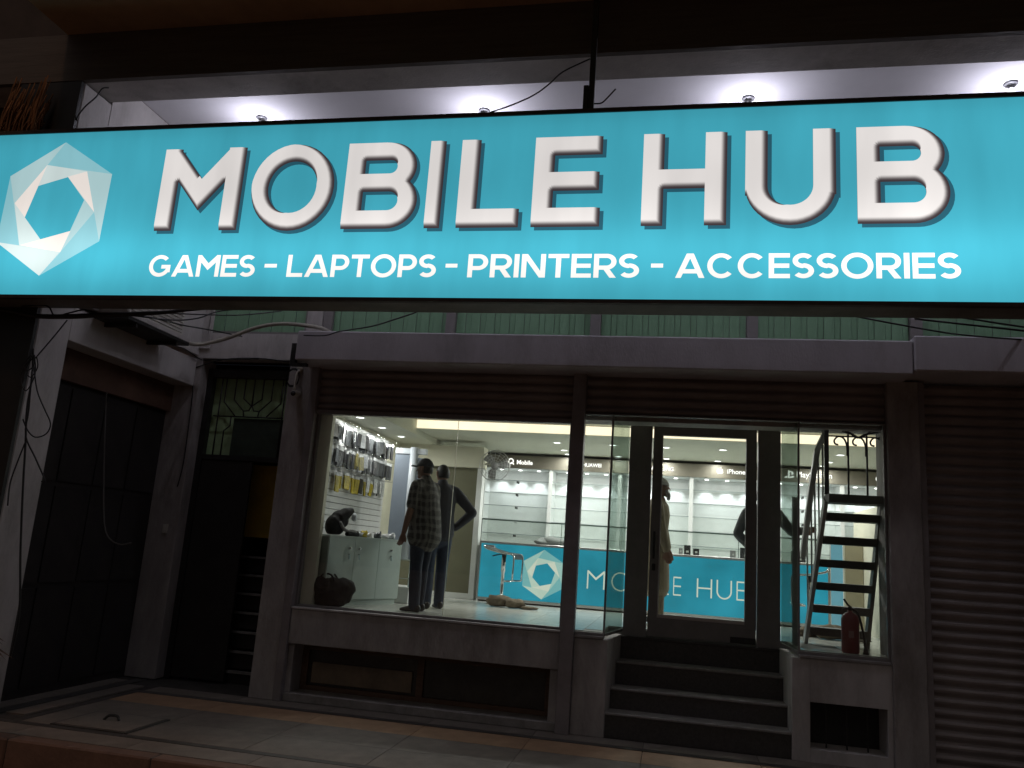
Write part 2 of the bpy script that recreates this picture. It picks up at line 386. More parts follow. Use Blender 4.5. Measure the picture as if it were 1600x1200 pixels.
def glyph(ch, s):
    """polygons of one capital in a box of height 1; returns (width, polys)"""
    h = s / 2; P = []
    L = lambda *a: P.append(stroke_line((a[0], a[1]), (a[2], a[3]), s))
    A = lambda *a: P.extend(stroke_arc(*a, s))
    V = lambda x, y0=0, y1=1: P.append([Vector((x - h, y0)), Vector((x + h, y0)), Vector((x + h, y1)), Vector((x - h, y1))])
    Hh = lambda y, x0, x1: P.append([Vector((x0, y - h)), Vector((x1, y - h)), Vector((x1, y + h)), Vector((x0, y + h))])
    D = lambda x0, x1, k=1.1: P.append([Vector((x0 - h * k, 0)), Vector((x0 + h * k, 0)), Vector((x1 + h * k, 1)), Vector((x1 - h * k, 1))])
    def bowl(y0, y1, xr):
        r = (y1 - y0) / 2; Hh(y0, h, xr - r); Hh(y1, h, xr - r); A(xr - r, (y0 + y1) / 2, r, r, -90, 90)
    if ch == 'M':
        w = .98; V(h); V(w - h); t = .62; b = t - 1.85 * s; m = (1 - t) / (w / 2 - .9 * s)
        P.append([Vector((0, 1)), Vector((0, b + m * (w / 2))), Vector((w / 2, b)), Vector((w / 2, t)), Vector((.9 * s, 1))])
        P.append([Vector((w, 1)), Vector((w - .9 * s, 1)), Vector((w / 2, t)), Vector((w / 2, b)), Vector((w, b + m * (w / 2)))])
    elif ch == 'O': w = 1.0; A(w / 2, .5, w / 2 - h, .5 - h + .015, 0, 360)
    elif ch == 'B': w = .80; V(h); bowl(h, .53, w - h); bowl(.53, 1 - h, w - h - .035)
    elif ch == 'I': w = s; V(h)
    elif ch == 'L': w = .66; V(h); Hh(h, h, w)
    elif ch == 'E': w = .68; V(h); Hh(h, h, w); Hh(.5, h, w - .02); Hh(1 - h, h, w)
    elif ch == 'H': w = .80; V(h); V(w - h); Hh(.5, h, w - h)
    elif ch == 'U': w = .82; r = w / 2 - h; V(h, r); V(w - h, r); A(w / 2, r + h - .005, r, r, 180, 360)
    elif ch == 'G':
        w = .96; A(w / 2, .5, w / 2 - h, .5 - h + .01, 45, 345); Hh(.46, .55, w - .01); V(w - h - .01, .2, .46)
    elif ch == 'A':
        w = .98; D(h * 1.1, w / 2 - h * .25); D(w - h * 1.1, w / 2 + h * .25); Hh(.27, w * .2, w * .8)
    elif ch == 'S':
        w = .68; r = .25 - h / 2 + .005; A(w / 2, 1 - h - r, w / 2 - h, r, 35, 270); A(w / 2, h + r, w / 2 - h, r, -145, 90)
    elif ch == 'P': w = .72; V(h); bowl(.40, 1 - h, w - h)
    elif ch == 'T': w = .72; V(w / 2); Hh(1 - h, 0, w)
    elif ch == 'R': w = .76; V(h); bowl(.42, 1 - h, w - h); P.append([Vector((w - 1.25 * s, 0)), Vector((w, 0)), Vector((w * .62, .45)), Vector((w * .62 - 1.2 * s, .45))])
    elif ch == 'N': w = .84; V(h); V(w - h); P.append([Vector((w - s * 1.2, 0)), Vector((w, 0)), Vector((s * 1.2, 1)), Vector((0, 1))])
    elif ch == 'C': w = .92; A(w / 2, .5, w / 2 - h, .5 - h + .01, 42, 318)
    elif ch == '-': w = .36; Hh(.40, 0, w)
    else: w = .4
    return w, P

def ccw(p):
    a = sum(p[i].x * p[(i + 1) % len(p)].y - p[(i + 1) % len(p)].x * p[i].y for i in range(len(p)))
    return p if a > 0 else p[::-1]

def union2d(groups, keep):
    """triangles of the plane where keep(set of group ids) holds"""
    vs, fs, gid = [], [], []
    for g, polys in enumerate(groups):
        for p in polys:
            p = ccw([Vector((q[0], q[1])) for q in p]); b = len(vs); vs += p; fs.append(list(range(b, b + len(p)))); gid.append(g)
    r = delaunay_2d_cdt(vs, [], fs, 0, 1e-5)
    tri = [f for f, o in zip(r[2], r[5]) if o and keep({gid[i] for i in o})]
    return r[0], tri

def sheet(mb, groups, keep, Y, mi=0):
    v, t = union2d(groups, keep)
    mb.add([(p.x, Y, p.y) for p in v], [tuple(f) if ccw([v[i] for i in f])[0] == v[f[0]] or True else f for f in t], mi)

def word(text, s, x0, x1, z0, z1, gap=.13):
    """polygons of a word stretched between x0..x1 and z0..z1"""
    x = 0; P = []
    for ch in text:
        w, pl = glyph(ch, s)
        P += [[(q.x + x, q.y) for q in p] for p in pl]; x += w + gap
    x -= gap; kx = (x1 - x0) / x; kz = z1 - z0
    return [[(x0 + q[0] * kx, z0 + q[1] * kz) for q in p] for p in P]

def move(P, dx, dz): return [[(q[0] + dx, q[1] + dz) for q in p] for p in P]

def font_text(name, text, x0, x1, z0, Y, m, parent, bold=.0, h=None):
    cu = bpy.data.curves.new(name, 'FONT'); cu.body = text; cu.size = 1; cu.offset = bold; cu.extrude = .06
    t = bpy.data.objects.new(name, cu); COL.objects.link(t)
    bpy.context.view_layer.update()
    me = bpy.data.meshes.new_from_object(t.evaluated_get(bpy.context.evaluated_depsgraph_get()))
    bpy.data.objects.remove(t)
    xs = [v.co.x for v in me.vertices]; ys = [v.co.y for v in me.vertices]
    k = (x1 - x0) / (max(xs) - min(xs)); kz = k if h is None else h / (max(ys) - min(ys)); b = base(parent); mn = min(xs)
    for v in me.vertices:
        v.co = Vector((x0 + (v.co.x - mn) * k - b.x, Y - v.co.z * .12 - b.y, z0 + G + v.co.y * kz - b.z))
    me.materials.clear(); me.materials.append(m)
    o = bpy.data.objects.new(name, me); COL.objects.link(o); o.parent = parent
    return o

# ------------------------------------------------------------------ ground
GZ = -1.63
road = B('road', road_m, None, (-40, 40, -40, 5.62, GZ - .4, GZ - .22)); tag(road, 'dark earth road along the kerb in front of the shop', kind='structure')
pave = B('pavement', bed_m, None, (-12, 9, 5.76, 9.4, GZ - .4, GZ - .012)); tag(pave, 'raised marble paved forecourt in front of the shop', kind='structure')
kerb = B('kerb', bed_m, None, (-12, 9, 5.63, 5.75, GZ - .4, GZ - .006)); tag(kerb, 'worn reddish kerb along the forecourt edge', kind='structure')
pieces('kerb_stone', kerb_m, kerb, [(x, x + 1.192, 5.615, 5.756, GZ - .41, GZ) for x in [-7.2 + 1.2 * i for i in range(9)]], c=.012)
# slabs, a strip browned for the street light on it and dark inlay lines, every stone with its joint
Q = []; QB = []; QI = []
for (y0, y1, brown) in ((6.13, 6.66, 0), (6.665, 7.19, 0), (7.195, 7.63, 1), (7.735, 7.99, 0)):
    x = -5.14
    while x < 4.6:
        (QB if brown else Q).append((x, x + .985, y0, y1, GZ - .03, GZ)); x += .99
x = -5.9
while x < 4.6: Q.append((x, x + .985, 5.762, 6.04, GZ - .03, GZ)); x += .99
y = 6.33
for k in range(4): Q.append((-5.47, -5.29, y, y + .40, GZ - .03, GZ)); y += .405
y = 6.33
for k in range(4): Q.append((-6.6, -5.62, y, y + .45, GZ - .03, GZ)); y += .455
pieces('paving_slab', slab_m, pave, Q); pieces('paving_slab', slab_lit, pave, QB)
mb = MB()
mb.box(-5.9, 4.6, 6.05, 6.12, GZ - .03, GZ + .001); mb.box(-5.14, 4.6, 7.64, 7.725, GZ - .03, GZ + .001)
mb.box(-5.22, -5.148, 6.125, 7.725, GZ - .03, GZ + .001); mb.box(-5.60, -5.49, 6.29, 8.27, GZ - .03, GZ + .001)
mb.build('inlay_strip', inlay_m, pave)
mh = thing('manhole_cover', (-4.52, 6.42, GZ), 'square stone manhole cover with a small lifting hook in the forecourt', 'manhole cover')
mb = MB(); mb.box(-4.84, -4.20, 6.15, 6.69, GZ + .001, GZ + .012); mb.build('lid', slab_m, mh)
mb = MB()
for b in ((-4.87, -4.845, 6.13, 6.71), (-4.195, -4.17, 6.13, 6.71), (-4.84, -4.2, 6.125, 6.145), (-4.84, -4.2, 6.695, 6.715)): mb.box(*b, GZ, GZ + .008)
mb.build('joint_frame', inlay_m, mh)
MB().tube([(-4.60, 6.42, GZ + .01), (-4.57, 6.44, GZ + .045), (-4.50, 6.45, GZ + .045), (-4.47, 6.44, GZ + .01)], .012, 6, spline=3).build('lifting_hook', dark_m, mh)

# ------------------------------------------------------------------ shop building shell
bld = thing('shop_building', (0, 8, GZ), 'grey rendered shop building with glass front under a long lit sign', 'building')
# left pier, mullion pier, right pier
B('pier', plaster_grey, bld, (-4.13, -3.86, 7.96, 8.5, GZ, 1.80), c=.006)
B('guide_rail', guide_m, bld, (-3.858, -3.775, 7.94, 8.03, GZ, 1.80), c=.004)
B('guide_rail', guide_m, bld, (-1.008, -.878, 7.92, 8.06, GZ, 1.80), c=.004)
B('pier', plaster_grey, bld, (1.94, 2.215, 7.94, 8.4, GZ, 1.80), c=.006)
B('guide_rail', guide_m, bld, (2.217, 2.27, 7.96, 8.12, GZ, 1.80), c=.004)
# under the left display window: apron, recessed basement window, ledge
B('window_apron', plaster_grey, bld, (-3.775, -1.01, 7.97, 8.30, -1.075, -.735), c=.006)
B('window_sill', plaster, bld, (-3.775, -1.01, 7.955, 8.02, -.733, -.712), c=.004)
B('basement_jamb', plaster_grey, bld, (-3.775, -3.72, 8.02, 8.3, -1.545, -1.077)); B('basement_jamb', plaster_grey, bld, (-1.09, -1.01, 8.0, 8.3, -1.545, -1.077))
B('ledge', tread_m, bld, (-3.775, -1.01, 7.99, 8.34, GZ, -1.548), c=.006)
bw = B('basement_window', wood_m, bld, (-3.718, -1.092, 8.24, 8.30, -1.146, -1.08), (-3.718, -1.092, 8.24, 8.30, -1.546, -1.50),
       (-3.718, -3.65, 8.24, 8.30, -1.5, -1.146), (-2.47, -2.40, 8.24, 8.30, -1.5, -1.146), (-1.16, -1.092, 8.24, 8.30, -1.5, -1.146))
pane_dk = M('dusty_window_glass', (.05, .046, .04), .25, var=.4, scale=3, dirt=.4)
pieces('pane', pane_dk, bw, [(-3.648, -2.472, 8.27, 8.28, -1.498, -1.148), (-2.398, -1.162, 8.27, 8.28, -1.498, -1.148)])
B('basement_board', M('dusty_board', (.20, .15, .10), .8, var=.3, scale=4), bw, (-3.60, -2.52, 8.243, 8.266, -1.47, -1.27))
# right of mullion pier: stub wall beside steps; right stub wall with vent hole
def splay(mb, x0, x1, xb, y0, y1, z0, z1, side):
    """wall block whose face towards the steps is splayed"""
    if side > 0: poly = [(x0, y0, z0), (x1, y0, z0), (xb, y1, z0), (x0, y1, z0)]
    else: poly = [(x0, y0, z0), (x1, y0, z0), (x1, y1, z0), (xb, y1, z0)]
    mb.prism(poly, (0, 0, z1 - z0)); return mb
splay(MB(), -.876, -.56, -.47, 7.98, 8.75, GZ, -.765, 1).build('stub_wall', plaster_grey, bld, bevel=.006)
mb = MB()
splay(mb, 1.10, 1.252, 1.08, 7.98, 8.75, GZ, -.765, -1)
mb.box(1.254, 1.938, 7.98, 8.4, -1.13, -.765); mb.box(1.254, 1.938, 7.98, 8.4, GZ, -1.525); mb.box(1.895, 1.938, 7.98, 8.4, -1.523, -1.132)
mb.build('stub_wall', plaster, bld)
B('vent_back', dark_m, bld, (1.25, 1.90, 8.3, 8.36, -1.55, -1.1))
pieces('vent_bar', dark_m, bld, [(x, x + .012, 8.1, 8.112, -1.523, -1.132) for x in (1.40, 1.575, 1.75)])
B('window_sill', tread_m, bld, (-.876, -.60, 7.965, 8.10, -.763, -.735), c=.004)
B('window_sill', tread_m, bld, (1.16, 1.935, 7.965, 8.10, -.763, -.735), c=.004)
# steps
st = [(8.0, -1.407), (8.22, -1.215), (8.46, -.994), (8.70, -.775)]
zb = GZ
for i, (y, z) in enumerate(st):
    k = .56 - (y - 8) * .12
    B('riser', riser_m, bld, (-k, 1.10 - (y - 8) * .02, y + .012, y + .25, zb, z - .025))
    B('tread', tread_m if i < 3 else riser_m, bld, (-k - .0, 1.10 - (y - 8) * .02, y, (st[i + 1][0] + .012) if i < 3 else 8.74, z - .024, z), c=.006)
    zb = z - .025
# canopy slab with joint, and its right-hand neighbour
B('canopy', canopy_m, bld, (-3.905, 2.088, 7.6, 8.31, 1.79, 2.105), c=.012)
B('canopy', canopy_m, bld, (2.096, 7.0, 7.585, 8.31, 1.825, 2.15), c=.012)
B('canopy_bracket', dark_m, bld, (-3.965, -3.91, 7.62, 7.68, 1.76, 1.97), (-3.965, -3.78, 7.62, 7.68, 1.73, 1.76))
B('shutter_beam', plaster_grey, bld, (-3.775, 1.94, 8.14, 8.40, 1.36, 1.79), (2.27, 7, 8.14, 8.4, 1.5, 1.79))
# rolled shutters over the windows (slats) and the closed right-hand one
def shutter(x0, x1, z0, z1, y, lab):
    sh = B('roller_shutter', guide_m, bld, (x0, x1, y + .035, y + .05, z0 + .01, z1)); sh['label'] = lab
    n = int(round((z1 - z0) / .092)); me = MB(); w = x1 - x0; h = (z1 - z0) / n
    prof = [(0, 0), (-.004, .01), (-.020, .030), (-.024, .048), (-.018, .066), (-.004, .080), (0, h - .004)]
    me.prism([(-w / 2, q[0], q[1] - h / 2 - G) for q in prof], (w, 0, 0)); d = me.data('slat', shutter_m)
    for i in range(n):
        o = bpy.data.objects.new('slat', d); COL.objects.link(o); o.parent = sh
        o.location = Vector(((x0 + x1) / 2, y + .03 + random.uniform(-.002, .002), z0 + h * (i + .5) + G)) - base(sh)
        o.rotation_euler = (R(random.uniform(-5, 5)), 0, R(random.uniform(-.05, .05)))
    return sh
shutter(-3.774, -1.01, 1.335, 1.79, 8.0, 'raised slatted shutter above the wide left window')
shutter(-.876, 1.938, 1.40, 1.79, 8.0, 'raised slatted shutter above the glass door')
shutter(2.272, 6.0, GZ, 1.80, 8.03, 'closed roller shutter of the bay to the right')
B('shutter_bottom_bar', guide_m, bld, (-3.774, -1.01, 7.985, 8.06, 1.29, 1.334), (-.876, 1.938, 7.985, 8.06, 1.392, 1.399))

# shop windows: frames with panes
def frame(name, x0, x1, z0, z1, y, t, d, parent=bld, m=frame_m, sides='LRTB'):
    mb = MB()
    if 'L' in sides: mb.box(x0, x0 + t, y, y + d, z0, z1)
    if 'R' in sides: mb.box(x1 - t, x1, y, y + d, z0, z1)
    a = x0 + (t if 'L' in sides else 0); b = x1 - (t if 'R' in sides else 0)
    if 'T' in sides: mb.box(a, b, y, y + d, z1 - t, z1)
    if 'B' in sides: mb.box(a, b, y, y + d, z0, z0 + t)
    return mb.build(name, m, parent)
w1 = frame('display_window', -3.774, -1.009, -.711, 1.333, 8.03, .022, .06)
pieces('pane', glass_m, w1, [(-3.751, -2.206, 8.05, 8.058, -.688, 1.31), (-2.202, -1.032, 8.05, 8.058, -.688, 1.31)])
B('pane_edge', M('glass_edge', (.62, .55, .38), .3, var=.05), w1, (-2.2058, -2.2022, 8.048, 8.06, -.688, 1.31))
w2 = MB().box(-.875, -.598, 8.0, 8.03, -.735, -.708).box(-.875, -.598, 8.0, 8.03, 1.388, 1.40).box(-.610, -.590, 8.0, 8.014, -.708, 1.388).prism([(-.600, 8.014, -.735), (-.588, 8.014, -.735), (-.465, 8.74, -.735), (-.478, 8.74, -.735)], (0, 0, .027)).build('corner_window', frame_m, bld)
B('pane', glass_m, w2, (-.874, -.605, 8.012, 8.020, -.708, 1.388))
MB().prism([(-.600, 8.016, -.708), (-.592, 8.016, -.708), (-.470, 8.74, -.708), (-.478, 8.74, -.708)], (0, 0, 2.12)).build('pane', return_m, w2)
w3 = MB().box(1.155, 1.938, 8.0, 8.03, -.735, -.708).box(1.915, 1.938, 8.0, 8.03, -.708, 1.388).box(1.153, 1.171, 8.0, 8.014, -.708, 1.388).box(1.155, 1.938, 8.0, 8.03, 1.388, 1.40).prism([(1.152, 8.014, -.735), (1.166, 8.014, -.735), (1.108, 8.74, -.735), (1.094, 8.74, -.735)], (0, 0, .027)).build('corner_window', frame_m, bld)
B('pane', glass_m, w3, (1.168, 1.914, 8.012, 8.020, -.708, 1.388))
MB().prism([(1.156, 8.016, -.708), (1.164, 8.016, -.708), (1.106, 8.74, -.708), (1.098, 8.74, -.708)], (0, 0, 2.12)).build('pane', return_m, w3)
# door wall and door leaf (light leaks round the leaf)
dw = B('door_frame', frame_m, bld, (-.463, -.228, 8.745, 8.83, -.775, 1.62), (.869, 1.093, 8.745, 8.83, -.775, 1.62), (-.228, .869, 8.745, 8.83, 1.437, 1.62))
door = B('entrance_door', frame_m, bld, (-.214, -.122, 8.755, 8.81, -.755, 1.419), (.748, .855, 8.755, 8.81, -.755, 1.419), (-.122, .748, 8.755, 8.81, 1.325, 1.419), (-.122, .748, 8.755, 8.81, -.755, -.57))
B('pane', glass_m, door, (-.122, .748, 8.778, 8.786, -.57, 1.325))
B('glazing_bead', alu, door, (-.122, .748, 8.748, 8.776, -.57, -.535), (-.122, -.110, 8.748, 8.776, -.535, 1.325))
B('handle', dark_m, door, (-.185, -.160, 8.70, 8.72, .02, .30), (-.182, -.163, 8.72, 8.755, .05, .07), (-.182, -.163, 8.72, 8.755, .25, .27), c=.003)
B('lock', dark_m, door, (-.19, -.155, 8.742, 8.755, -.10, -.03), c=.003)
B('floor_spring_cover', dark_m, door, (.61, .855, 8.742, 8.754, -.752, -.695), c=.003)

# clerestory with green sheets, upper wall
B('upper_wall', plaster, bld, (-5.75, -5.42, 8.32, 8.5, 1.95, 4.27), (-5.42, -4.18, 8.32, 8.5, 1.95, 2.255), (-4.18, -3.99, 8.32, 8.5, 1.95, 4.27),
  (-5.42, -4.18, 8.32, 8.5, 2.95, 4.27), (-3.99, 7, 8.36, 8.5, 2.95, 4.27), (-3.99, 7, 8.33, 8.5, 1.95, 2.27))
cw = frame('clerestory_window', -5.42, -4.18, 2.256, 2.949, 8.34, .03, .06)
pieces('green_panel', green_sheet, cw, [(-5.39 + .149 * i, -5.39 + .149 * i + .142, 8.37 + .006 * (i % 2), 8.378 + .006 * (i % 2), 2.286, 2.919) for i in range(8)])
cl = B('clerestory_window', frame_m, bld, (-3.985, 5.5, 8.40, 8.43, 2.271, 2.949))
pieces('mullion', frame_m, cl, [(x - .055, x + .055, 8.33, 8.398, 2.271, 2.949) for x in (-3.93, -2.47, -.86, .76, 2.33, 3.9)])
gp = []
for a, b in ((-3.9, -2.53), (-2.41, -.92), (-.80, .70), (.82, 2.27), (2.39, 3.84), (3.96, 5.4)):
    n = int((b - a) / .152); w = (b - a) / n
    gp += [(a + w * i, a + w * i + .1, 8.38, 8.386, 2.271, 2.949) for i in range(n)] + [(a + w * i + .104, a + w * i + w - .004, 8.389, 8.395, 2.271, 2.949) for i in range(n)]
pieces('green_panel', green_sheet, cl, gp)

# portico: front beam, ceiling, overhang tinted with street light, side return wall
B('portico_beam', plaster, bld, (-7.5, 7, 5.915, 6.27, 4.01, 4.485), c=.01)
B('fascia', beam_dark, bld, (-7.5, 7, 5.86, 5.912, 4.0, 4.49))
B('portico_ceiling', ceil_m, bld, (-5.48, 7, 6.272, 8.5, 4.27, 4.4))
B('return_wall', plaster, bld, (-5.62, -5.485, 6.272, 8.32, 1.98, 4.268))
B('roof_overhang', soffit_m, bld, (-5.75, 7, 2.8, 5.9, 4.492, 4.75))  # unseen front part sized so its shadow edge falls at the kerb
B('ceiling_stain', M('water_stain', (.16, .09, .045), .8, var=.3, scale=12), bld, (-3.72, -3.62, 5.36, 5.46, 4.488, 4.4925))
B('rear_wall', plaster_grey, bld, (-5.5, 7, 13.3, 13.5, GZ, 4.4))

# left wing: pillar, beam over a dark garage opening
wing = thing('left_wing', (-5.6, 7, GZ), 'dim left wing with a white pillar and a dark garage opening', 'building')
B('pillar', plaster, wing, (-6.15, -5.49, 5.9, 6.28, GZ, 3.995), c=.008)
B('front_cladding', dark_m, wing, (-6.15, -5.495, 5.862, 5.898, GZ, 3.99))  # dark sheet put on for the shade on the pillar's front face
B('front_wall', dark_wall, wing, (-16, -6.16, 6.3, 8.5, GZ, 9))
B('beam', plaster, wing, (-5.78, -5.492, 6.282, 8.31, 1.61, 1.93), c=.006)
B('soffit', plaster_grey, wing, (-7.5, -5.782, 6.282, 8.5, 1.62, 1.8))
B('corner_pier', plaster_grey, wing, (-5.85, -5.43, 8.32, 8.62, GZ, 1.948), c=.006)
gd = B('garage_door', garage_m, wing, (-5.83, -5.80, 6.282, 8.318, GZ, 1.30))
pieces('panel', garage_m, gd, [(-5.799, -5.785, 6.30 + .5 * i, 6.30 + .5 * i + .47, z, z + .9) for i in range(4) for z in (-1.55, -.6, .35)])
B('lintel', M('brown_lintel', (.13, .07, .045), .7, var=.3, scale=4), wing, (-5.83, -5.74, 6.282, 8.318, 1.302, 1.61))
B('balcony_wall', plaster_grey, wing, (-6.0, -5.85, 6.282, 8.3, 1.932, 2.35))
bwn = frame('balcony_window', -5.80, -5.35, 2.06, 2.6, 8.285, .03, .03, wing, plaster)
B('balcony_column', plaster_grey, wing, (-5.84, -5.70, 6.285, 6.42, 1.932, 3.9))
B('door_step', slab_m, wing, (-6.6, -5.62, 6.1, 6.3, GZ, GZ + .002))

# gate to the stairwell between wing and shop
gate = thing('grilled_gate', (-4.9, 8.5, GZ), 'tall dark metal gate with barred top between the wing and the shop', 'gate')
B('frame', dark_m, gate, (-5.43, -5.36, 8.48, 8.56, GZ, 1.86), (-4.30, -4.20, 8.48, 8.56, GZ, 1.86), (-5.36, -4.30, 8.48, 8.56, 1.76, 1.86), (-5.36, -4.30, 8.48, 8.56, .79, .845))
B('door_leaf', garage_m, gate, (-5.355, -4.72, 8.49, 8.53, GZ + .02, .788), c=.004)
gx = [-5.24, -5.12, -5.0, -4.885, -4.77, -4.655, -4.54, -4.42]
def gbar(*pts): MB().tube([(x, 8.50, z) for x, z in pts], .0085, 5).build('grille_bar', dark_m, gate)
gbar((-5.24, 1.76), (-5.24, .845)); gbar((-4.365, 1.76), (-4.365, .845)); gbar((-4.43, 1.76), (-4.43, .845))
for s in (-1, 1):
    c = -4.825
    gbar((c + s * .36, 1.76), (c + s * .36, 1.47), (c + s * .20, 1.31))
    gbar((c + s * .235, 1.76), (c + s * .235, 1.50), (c + s * .10, 1.37), (c + s * .09, 1.31))
    gbar((c + s * .115, 1.76), (c + s * .115, 1.515), (c - s * .01, 1.42), (c - s * .03, 1.375), (c - s * .09, 1.37))
gbar((-4.825, 1.76), (-4.825, 1.43)); gbar((-5.3, 1.30), (-4.42, 1.30)); gbar((-5.14, .845), (-5.14, 1.13), (-5.07, 1.19), (-5.07, 1.30))
B('backing_plate', M('grille_plate', (.035, .05, .035), .6, var=.3), gate, (-5.04, -4.40, 8.52, 8.53, .846, 1.285))
well = thing('stairwell', (-4.6, 9.5, GZ), 'dim stairwell with yellow wall and pale edged steps behind the grilled gate', 'stairwell')
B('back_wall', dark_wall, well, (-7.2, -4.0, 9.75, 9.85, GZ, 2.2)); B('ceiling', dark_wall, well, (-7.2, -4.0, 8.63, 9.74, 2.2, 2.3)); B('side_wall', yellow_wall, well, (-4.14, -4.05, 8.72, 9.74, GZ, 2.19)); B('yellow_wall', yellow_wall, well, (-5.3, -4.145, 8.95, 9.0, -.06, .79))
pieces('green_sheet', green_dark, well, [(-5.42 + .222 * i, -5.42 + .222 * i + .218, 8.60, 8.61, .80, 1.80) for i in range(5)])
for i in range(7):
    z = -1.50 + .205 * i; y = 8.60 + .05 * i
    B('step', garage_m, well, (-5.2, -4.142, y + .012, y + .045, z - .19, z - .03)); B('nosing', tread_m, well, (-5.2, -4.142, y - .02, y + .045, z - .029, z - .006))

# ------------------------------------------------------------------ the lit sign
SY = 5.55; SX0, SX1, SZ0, SZ1 = -6.45, 3.7, 1.805, 3.28
sign = thing('shop_sign', ((SX0 + SX1) / 2, SY, SZ0), 'huge backlit turquoise sign reading MOBILE HUB across the shopfront', 'sign')
SIGN_TEAL = SIGNMAT('sign_turquoise', (.055, .38, .49), 1.0)
SIGN_WHITE = SIGNMAT('sign_white', (.86, .80, .76), .98)
B('face_panel', SIGN_TEAL, sign, (SX0, SX1, SY, SY + .01, SZ0, SZ1))
B('frame', rust_m, sign, (SX0 - .04, SX1 + .04, SY - .012, SY + .32, SZ1 + .001, SZ1 + .035), (SX0 - .04, SX1 + .04, SY - .012, SY + .03, SZ0 - .03, SZ0 - .001),
  (SX0 - .04, SX0 - .001, SY - .012, SY + .32, SZ0, SZ1), (SX1 + .001, SX1 + .04, SY - .012, SY + .32, SZ0, SZ1))
B('underside', M('sign_underside', (.16, .14, .125), .6, var=.3, scale=3, dirt=.4), sign, (SX0, SX1, SY + .031, SY + .33, SZ0 - .012, SZ0 - .002))
B('back_panel', dark_m, sign, (SX0, SX1, SY + .31, SY + .32, SZ0, SZ1))
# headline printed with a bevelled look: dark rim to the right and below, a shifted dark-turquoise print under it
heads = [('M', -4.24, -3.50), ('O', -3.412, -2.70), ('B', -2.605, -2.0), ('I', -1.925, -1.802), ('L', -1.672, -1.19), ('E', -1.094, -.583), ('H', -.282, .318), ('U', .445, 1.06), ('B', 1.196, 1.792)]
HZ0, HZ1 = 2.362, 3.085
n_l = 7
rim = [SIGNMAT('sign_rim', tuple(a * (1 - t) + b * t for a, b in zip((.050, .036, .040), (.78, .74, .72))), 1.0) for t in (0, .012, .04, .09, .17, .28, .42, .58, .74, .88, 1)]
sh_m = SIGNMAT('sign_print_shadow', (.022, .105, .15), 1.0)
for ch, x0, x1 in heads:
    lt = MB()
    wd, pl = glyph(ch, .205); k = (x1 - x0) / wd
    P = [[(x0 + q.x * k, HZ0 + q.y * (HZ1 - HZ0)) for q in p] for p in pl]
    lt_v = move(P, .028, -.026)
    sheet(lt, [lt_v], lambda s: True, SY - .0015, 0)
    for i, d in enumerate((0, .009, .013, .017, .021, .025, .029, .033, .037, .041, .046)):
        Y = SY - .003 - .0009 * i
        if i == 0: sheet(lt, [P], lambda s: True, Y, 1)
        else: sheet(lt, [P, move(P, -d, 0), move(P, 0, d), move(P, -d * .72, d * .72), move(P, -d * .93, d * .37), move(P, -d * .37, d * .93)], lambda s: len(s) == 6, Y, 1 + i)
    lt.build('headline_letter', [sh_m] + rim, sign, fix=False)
for t, x0, x1 in (('GAMES', -4.227, -3.285), ('-', -3.205, -3.10), ('LAPTOPS', -3.010, -1.795), ('-', -1.722, -1.630), ('PRINTERS', -1.549, -.28), ('-', -.197, -.112), ('ACCESSORIES', -.026, 1.836)):
    sub = MB()
    if t == '-': sheet(sub, [[[(x0, 2.045), (x1, 2.045), (x1, 2.075), (x0, 2.075)]]], lambda s: True, SY - .003)
    else: sheet(sub, [word(t, .172, x0, x1, 1.968, 2.15, .085)], lambda s: True, SY - .003)
    sub.build('subtitle_word' if t != '-' else 'subtitle_dash', SIGN_WHITE, sign, fix=False)
LO = [(-5.239, 3.19), (-4.728, 2.88), (-4.735, 2.275), (-5.249, 1.973), (-5.736, 2.275), (-5.734, 2.884)]
LS = [(-5.381, 2.98), (-4.975, 2.91), (-4.833, 2.536), (-5.087, 2.18), (-5.502, 2.244), (-5.634, 2.63)]
LI = [(-5.157, 2.867), (-4.951, 2.646), (-5.025, 2.37), (-5.305, 2.296), (-5.503, 2.498), (-5.432, 2.786)]
def emblem(parent, f, Y, mats):
    """a pinwheel ring of six outer and six inner facets in four pale tints; f maps emblem points to the panel"""
    lo = [f(q) for q in LO]; ls = [f(q) for q in LS]; li = [f(q) for q in LI]
    rg = MB()
    for i in range(6): rg.face([(p[0], Y + .0007, p[1]) for p in (lo[i], lo[(i + 1) % 6], li[(i + 1) % 6], li[i])])
    em = rg.build('emblem', mats[1], parent, fix=False)
    t1 = [0, 1, 0, 2, 0, 1]; t2 = [2, 3, 1, 3, 2, 3]
    for i in range(6):
        j = (i + 1) % 6
        MB().face([(p[0], Y, p[1]) for p in (lo[i], lo[j], ls[i])]).build('facet', mats[t1[i]], em, fix=False)
        MB().face([(p[0], Y - .0006, p[1]) for p in (ls[i], ls[j], li[i - 1])]).build('facet', mats[t2[i]], em, fix=False)
    return em
tint = [SIGNMAT('sign_tint', c, 1.) for c in ((.25, .52, .58), (.40, .58, .60), (.58, .68, .67), (.80, .73, .68))]
emblem(sign, lambda q: q, SY - .003, tint)
# hanger pole and clamp
for px in (-.71, 3.2):
    h = B('hanger_pole', dark_m, sign, (px - .022, px + .022, 5.68, 5.724, 3.316, 4.49))
    B('clamp', dark_m, h, (px - .062, px - .024, 5.675, 5.73, 3.316, 3.60), c=.004)

